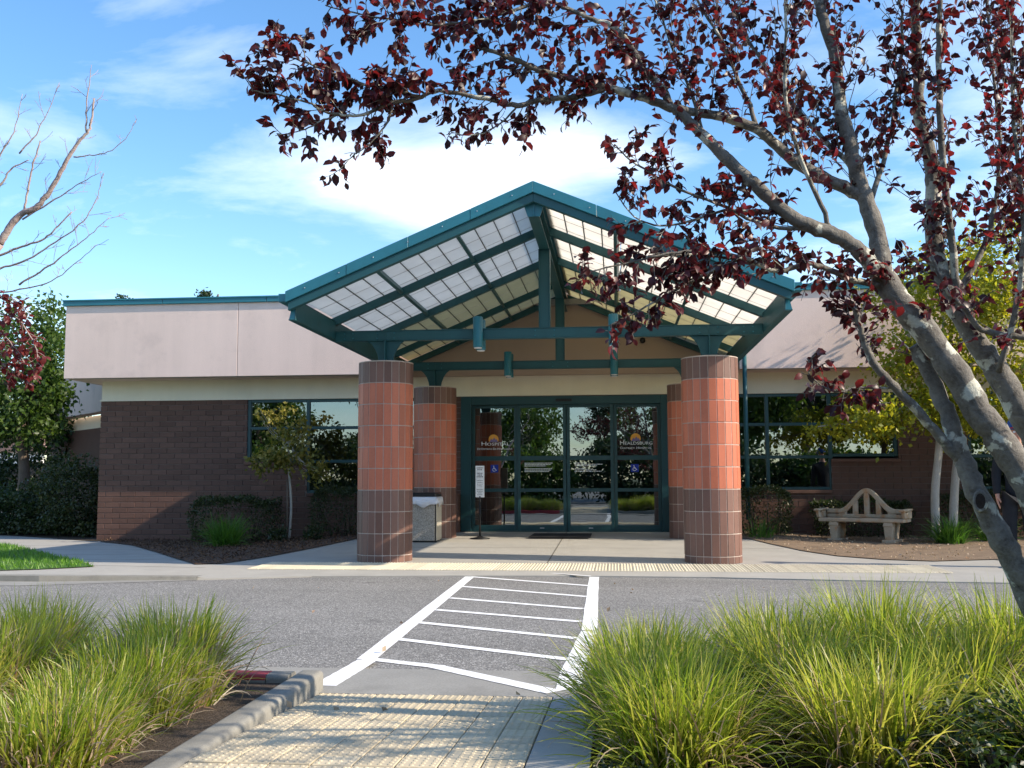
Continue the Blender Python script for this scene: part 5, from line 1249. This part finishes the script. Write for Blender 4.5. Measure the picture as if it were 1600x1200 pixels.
# ---------------- trees by the building
def leafy_tree(name, label, base, trunks, blobs, size, lmat, tmat, cat='tree', group=None, limbs=9, droop=.35, rb=(0, 1)):
    r = empty(name, base); tag(r, label, cat, group); b = np.array(base); m = MB()
    for pts, r0, r1 in trunks:
        c = curve([np.array(p) - b for p in pts], 5); m.tube(c, [r0 + (r1 - r0) * i / (len(c) - 1) for i in range(len(c))], 9)
        tip = c[-1]
        for k in range(limbs):
            bl_ = random.choice(blobs); e = np.array(bl_[0]) - b + np.array([random.gauss(0, .45) * bl_[1][j] for j in range(3)]); mid = (tip + e) / 2 + np.array([0, 0, -.1]); q = curve([tip * .98 + c[-2] * .02, mid, e], 4)
            m.tube(q, [r1 * .7 * (1 - .8 * i / (len(q) - 1)) for i in range(len(q))], 6, cap=False)
    m.build('trunk', tmat, r); P, O = clumps(blobs); small_leaves('crown', P - b, size, lmat, r, droop=droop, out=O * .4, rb=rb); return r
random.seed(5)
def pb(px, py, Y, rx, ry, rz, m, k, sp):
    v = at(px, py, Y); return ((v.x, v.y, v.z), (rx, ry, rz), m, k, sp)
t1a, t1b = at(1463, 830, 3.7), at(1488, 830, 3.75)
leafy_tree('yellow_tree', 'yellow-green tree on twin pale trunks beside the stone bench', (t1a.x, 3.7, .03),
           [([(t1a.x, 3.7, .0), tuple(at(1461, 775, 3.7)), tuple(at(1467, 705, 3.7)), tuple(at(1474, 610, 3.65))], .075, .055),
            ([(t1b.x, 3.75, .0), tuple(at(1491, 775, 3.75)), tuple(at(1497, 705, 3.75)), tuple(at(1510, 610, 3.7))], .075, .055)],
           [pb(1440, 560, 3.5, .75, .75, .55, 80, 36, .15), pb(1360, 650, 3.3, .62, .6, .33, 60, 32, .12), pb(1500, 450, 3.4, .95, .9, .7, 100, 36, .16), pb(1400, 470, 3.6, .6, .6, .5, 24, 30, .16),
            pb(1590, 520, 3.3, .9, .9, .8, 90, 36, .16), pb(1560, 640, 3.4, .8, .7, .5, 64, 34, .14), pb(1590, 400, 3.4, .8, .8, .7, 60, 34, .16), pb(1480, 640, 3.4, .6, .6, .35, 54, 32, .13), pb(1290, 672, 3.3, .30, .3, .12, 10, 26, .09)],
           .085, 'yellow_leaf', 'grey_trunk', limbs=12)
leafy_tree('yellow_tree', 'yellow-green tree added out of view to shade the bench and brick wall', (9.9, 3.9, .03), [([(9.9, 3.9, 0), (9.95, 3.9, 1.0), (9.9, 3.95, 2.2)], .10, .07)],
           [((9.8, 4.55, 2.3), (.9, .55, .8), 130, 36, .15), ((9.9, 4.5, 3.2), (.9, .5, .6), 90, 36, .15), ((9.3, 3.6, 2.3), (.8, .6, .5), 70, 34, .15), ((9.3, 2.8, 2.7), (.6, .6, .45), 60, 32, .14), ((9.6, 4.4, 1.5), (.8, .6, .4), 50, 32, .15)], .09, 'yellow_leaf', 'grey_trunk', limbs=12)  # unseen second tree, added to keep the sun off wall and bench
ty = at(452, 842, 4.25)
leafy_tree('young_tree', 'young staked tree with sparse olive leaves before the window', (ty.x, 4.25, .02),
           [([(ty.x, 4.25, 0), tuple(at(455, 790, 4.25)), tuple(at(452, 740, 4.25)), tuple(at(450, 690, 4.25))], .024, .018)],
           [pb(448, 700, 4.2, .42, .35, .38, 34, 20, .085), pb(415, 720, 4.2, .28, .28, .22, 14, 18, .08), pb(490, 735, 4.2, .28, .25, .20, 14, 18, .08), pb(430, 660, 4.15, .22, .2, .2, 9, 16, .07), pb(470, 665, 4.2, .22, .2, .2, 9, 16, .07), pb(412, 650, 4.1, .12, .1, .12, 6, 12, .05), pb(455, 640, 4.2, .25, .1, .05, 5, 10, .05)],
           .085, 'olive_leaf', 'grey_trunk', limbs=14, droop=.7)
m = MB(); m.tube([(at(449, 842, 4.2).x, 4.2, -.02), (at(449, 742, 4.2).x, 4.2, 1.12)], .014, 7); o = m.build('tree_stake', 'brown_trunk'); tag(o, 'thin wooden stake beside the young tree', 'stake')
tl = at(30, 800, 11.5)
leafy_tree('leafy_tree', 'dense green tree standing past the brick corner', (tl.x, 11.5, 0), [([(tl.x, 11.5, 0), (tl.x + .1, 11.5, 1.2), (tl.x, 11.5, 2.4), (tl.x + .2, 11.4, 3.4)], .16, .10)],
           [pb(20, 560, 11.4, 1.5, 1.4, 1.4, 110, 30, .22), pb(70, 520, 11.4, .6, 1.0, 1.0, 40, 28, .18), pb(62, 620, 11.2, .75, 1.0, .8, 50, 28, .18), pb(-60, 600, 11.5, 1.6, 1.4, 1.6, 90, 28, .22), pb(10, 660, 11.2, 1.3, 1.0, .6, 60, 28, .2), pb(84, 640, 11.4, .3, .6, .8, 18, 24, .14)], .14, 'green_leaf', 'brown_trunk', limbs=14)
tl = at(-60, 800, 17)
leafy_tree('leafy_tree', 'darker green tree farther back among the bushes', (tl.x, 17, 0), [([(tl.x, 17, 0), (tl.x, 17, 1.5), (tl.x + .2, 17, 3.2)], .18, .11)],
           [pb(10, 640, 17, 2.2, 1.8, 1.2, 90, 26, .28), pb(80, 660, 17.4, 1.4, 1.4, 1.0, 60, 26, .26), pb(-90, 560, 17, 2.2, 1.8, 2.0, 90, 26, .3)], .17, 'dark_leaf', 'brown_trunk', limbs=10)
for px, py, Yp, h, lab in ((341, 452, 46, 1.1, 'dark pine top showing over the roof near the stucco joint'), (187, 460, 60, .8, 'tiny conifer tip showing over the roof near the brick corner')):
    v = at(px, py, Yp); top = v.z; k = 12 if h > 1 else 5
    bls = [((v.x + (random.uniform(-1, 1) * .9 * h), Yp, top - .4 - i * .22), (.55 * h, .5, .28), 9, 18, .14) for i in range(k)]
    leafy_tree('pine_tree', lab, (v.x, Yp, 0), [([(v.x, Yp, 0), (v.x, Yp, top * .5), (v.x, Yp, top - .3)], .25, .05)], bls, .2, 'dark_leaf', 'brown_trunk', limbs=8)
# far house and dark fence glimpsed under the trees
hx = at(44, 720, 30); r = empty('far_house', (hx.x, 30, 0)); tag(r, 'white house wall glimpsed under the tree at the picture edge', 'house')
m = MB(); m.box(-3.2, .6, 0, .3, 0, 2.4); m.build('wall', 'house_white', r)
m = MB(); m.prism([(-3.6, 2.4), (1.0, 2.4), (.2, 3.6), (-2.8, 3.6)], (0, -.2, 0), (1, 0, 0), (0, 0, 1), (0, 4, 0)); m.build('roof', 'house_roof', r)
m = MB(); m.box(-.25, .25, -.02, .05, 1.0, 2.0); w_ = m.build('window', 'house_white', r); m = MB(); m.box(-.19, .19, -.03, -.021, 1.06, 1.94); m.build('pane', 'glass', w_)
fx = at(62, 740, 22); r = empty('dark_fence', (fx.x, 22, 0)); tag(r, 'dark fence standing in the shade under the leafy tree', 'fence')
for i in range(16): m = MB(); m.box(-2.2 + i * .30, -1.92 + i * .30, 0, .03, 0, 1.75); m.build('board', 'fence_dark', r)
m = MB(); m.box(-2.2, 2.6, .031, .08, 1.4, 1.5); m.build('rail', 'fence_dark', r)

# ---------------- trees across the parking lot (seen mirrored in the glass)
random.seed(9)
def far_tree(kind):
    m = MB(); m.tube([(0, 0, 0), (.1, 0, 1.6), (.0, .1, 3.2), (.1, .1, 4.6)], [.22, .17, .13, .07], 8)
    h = 1.0 if kind == 0 else 1.25
    bls = [((random.uniform(-1.7, 1.7), random.uniform(-1.4, 1.4), random.uniform(2.6, 5.6) * h), (1.0, 1.0, .8), 26, 22, .22) for _ in range(11)]
    for b in bls: m.tube(curve([np.array((.05, .05, 2.2 + random.random() * 1.8)), (np.array(b[0]) + np.array((0, 0, 2.6))) / 2, np.array(b[0])], 4), [.07 - .0065 * i for i in range(9)], 5, cap=False)
    P, O = clumps(bls); return m.mesh('trunk', 'brown_trunk'), P, O
protos = []
for k in range(3):
    me, P, O = far_tree(k % 2); f = small_leaves('crown', P, .20, ('green_leaf', 'dark_leaf', 'green_leaf')[k], None, out=O * .3); protos.append((me, f.data)); bpy.data.objects.remove(f)
FT_ = [(-17, -26, 1.0), (-12, -30, .85), (-7.5, -27, .8), (-3.5, -31, .95), (0.5, -35, .75), (3.0, -29, .85), (6.5, -24, 1.25), (10.5, -27, 1.35), (15, -25, 1.2), (20, -30, 1.3), (-22, -33, 1.3), (-27, -28, 1.2), (26, -27, 1.2)]
for k, (x, y, s) in enumerate(FT_):
    r = empty('parking_tree', (x, y, .08)); tag(r, 'leafy tree across the parking lot, mirrored in the entrance glass', 'tree', 'trees across the parking lot'); r.scale = (s, s, s); r.rotation_euler = (0, 0, k * 1.3)
    me, fm = protos[k % 3]; link('trunk', me, r); link('crown', fm, r)
for k in range(14):
    x = -27 + k * 4.1 + random.uniform(-.6, .6); hh = random.uniform(1.0, 1.5)
    shrub('parking_bush', 'big dark bush across the parking lot, mirrored in the entrance glass', 'bush', [((x, -18.2, hh), (2.4, 1.0, hh * 1.05), 330, 22, .18)], .17, 'dark_leaf' if k % 3 else 'green_leaf', group='bushes across the parking lot')

# ---------------- the person half hidden behind the leaning trunks
def skin_fig(name, joints, edges, mat, parent, sub=2, root=0):
    me = bpy.data.meshes.new(name); me.from_pydata([j[0] for j in joints], edges, []); o = link(name, me, parent); me.materials.append(MATS[mat])
    sk = o.modifiers.new('skin', 'SKIN'); sk.use_smooth_shade = True
    for i, j in enumerate(joints):
        v = me.skin_vertices[0].data[i]; rr = j[1]; v.radius = (rr, rr) if not isinstance(rr, tuple) else rr; v.use_root = (i == root)
    ss = o.modifiers.new('sub', 'SUBSURF'); ss.levels = sub; ss.render_levels = sub; return o
pp = at(1592, 780, -.55); r = empty('person', (pp.x, -.55, gz(pp.x, -.55))); r.rotation_euler = (0, 0, R_(-12))
tag(r, 'person in dark jacket and trousers standing half hidden behind the leaning trunk', 'person')
def chain(jl): return jl, [(i, i + 1) for i in range(len(jl) - 1)]
J = [((0, 0, .95), (.10, .08)), ((0, 0, 1.15), (.105, .085)), ((0, -.01, 1.36), (.14, .09)), ((0, 0, 1.47), (.075, .07)), ((0, 0, 1.53), .055), ((0, -.02, 1.60), (.07, .085)), ((0, -.02, 1.70), (.068, .085)), ((0, -.01, 1.755), .045)]
Ed = [(0, 1), (1, 2), (2, 3), (3, 4), (4, 5), (5, 6), (6, 7)]
for sx in (-1, 1):
    k = len(J); J += [((sx * .10, 0, .86), (.065, .07)), ((sx * .11, -.01, .50), (.05, .052)), ((sx * .11, .02, .10), .036), ((sx * .115, -.04, .045), .04), ((sx * .12, -.16, .03), .03)]; Ed += [(0, k), (k, k + 1), (k + 1, k + 2), (k + 2, k + 3), (k + 3, k + 4)]
    k = len(J); J += [((sx * .19, 0, 1.40), .055), ((sx * .235, .01, 1.14), .042), ((sx * .245, -.04, .90), .030), ((sx * .247, -.055, .845), (.022, .036))]; Ed += [(2, k), (k, k + 1), (k + 1, k + 2), (k + 2, k + 3)]
    h = k + 3
    for f, (dy, dz, l) in enumerate(((-.028, 0, .075), (-.010, 0, .085), (.010, 0, .08), (.026, 0, .065))):
        q = len(J); J += [((sx * .247, -.058 + dy, .80), .0095), ((sx * .238, -.068 + dy, .80 - l * .5), .0085), ((sx * .222, -.07 + dy, .80 - l), .007)]; Ed += [(h, q), (q, q + 1), (q + 1, q + 2)]
    q = len(J); J += [((sx * .228, -.09, .83), .011), ((sx * .215, -.105, .79), .009)]; Ed += [(h, q), (q, q + 1)]
skin_fig('body', J, Ed, 'skin', r, 2)
Jj = [((0, 0, .80), (.17, .13)), ((0, 0, 1.0), (.16, .12)), ((0, 0, 1.15), (.155, .12)), ((0, -.01, 1.36), (.185, .125)), ((0, 0, 1.47), (.09, .085)), ((0, 0, 1.50), .075)]; Ej = [(0, 1), (1, 2), (2, 3), (3, 4), (4, 5)]
for sx in (-1, 1):
    k = len(Jj); Jj += [((sx * .20, 0, 1.40), .075), ((sx * .242, .01, 1.14), .06), ((sx * .248, -.035, .92), .047), ((sx * .248, -.045, .885), .045)]; Ej += [(3, k), (k, k + 1), (k + 1, k + 2), (k + 2, k + 3)]
skin_fig('jacket', Jj, Ej, 'cloth_dark', r, 2)
Jt = [((0, 0, .95), (.155, .125))]; Et = []
for sx in (-1, 1):
    k = len(Jt); Jt += [((sx * .105, 0, .84), (.105, .11)), ((sx * .112, -.01, .50), (.08, .085)), ((sx * .112, .015, .10), (.07, .075)), ((sx * .112, .01, .05), (.068, .074))]; Et += [(0, k), (k, k + 1), (k + 1, k + 2), (k + 2, k + 3)]
skin_fig('trousers', Jt, Et, 'cloth_dark', r, 2)
for sx in (-1, 1):
    m = MB(); m.chbox(sx * .115 - .045, sx * .115 + .045, -.20, .08, .0, .085, .02); m.build('shoe', 'cloth_dark', r)
m = MB(); m.lathe([(.098, 0), (.100, .05), (.088, .10), (.05, .135), (.01, .142)], 20, (0, -.015, 1.685)); m.build('cap', 'cap_blue', r)
m = MB(); m.prism([(-.075, 0), (.075, 0), (.065, -.09), (.03, -.125), (-.03, -.125), (-.065, -.09)], (0, -.085, 1.70), (1, 0, 0), (0, 1, 0), (0, 0, .01)); m.build('cap_peak', 'cap_red', r)
m = MB()
for sx in (-1, 1): m.lathe([(.011, -.012), (.014, 0), (.011, .012)], 8, (sx * .03, -.103, 1.655))
m.build('eyes', 'white_card', r)
m = MB(); m.prism([(-.014, 0), (.014, 0), (.004, .05), (-.004, .05)], (0, -.112, 1.605), (1, 0, 0), (0, 0, 1), (0, -.016, 0)); m.build('nose', 'skin', r, bevel=.004)
m = MB(); m.box(-.024, .024, -.108, -.100, 1.577, 1.583); m.build('mouth', 'cap_red', r)
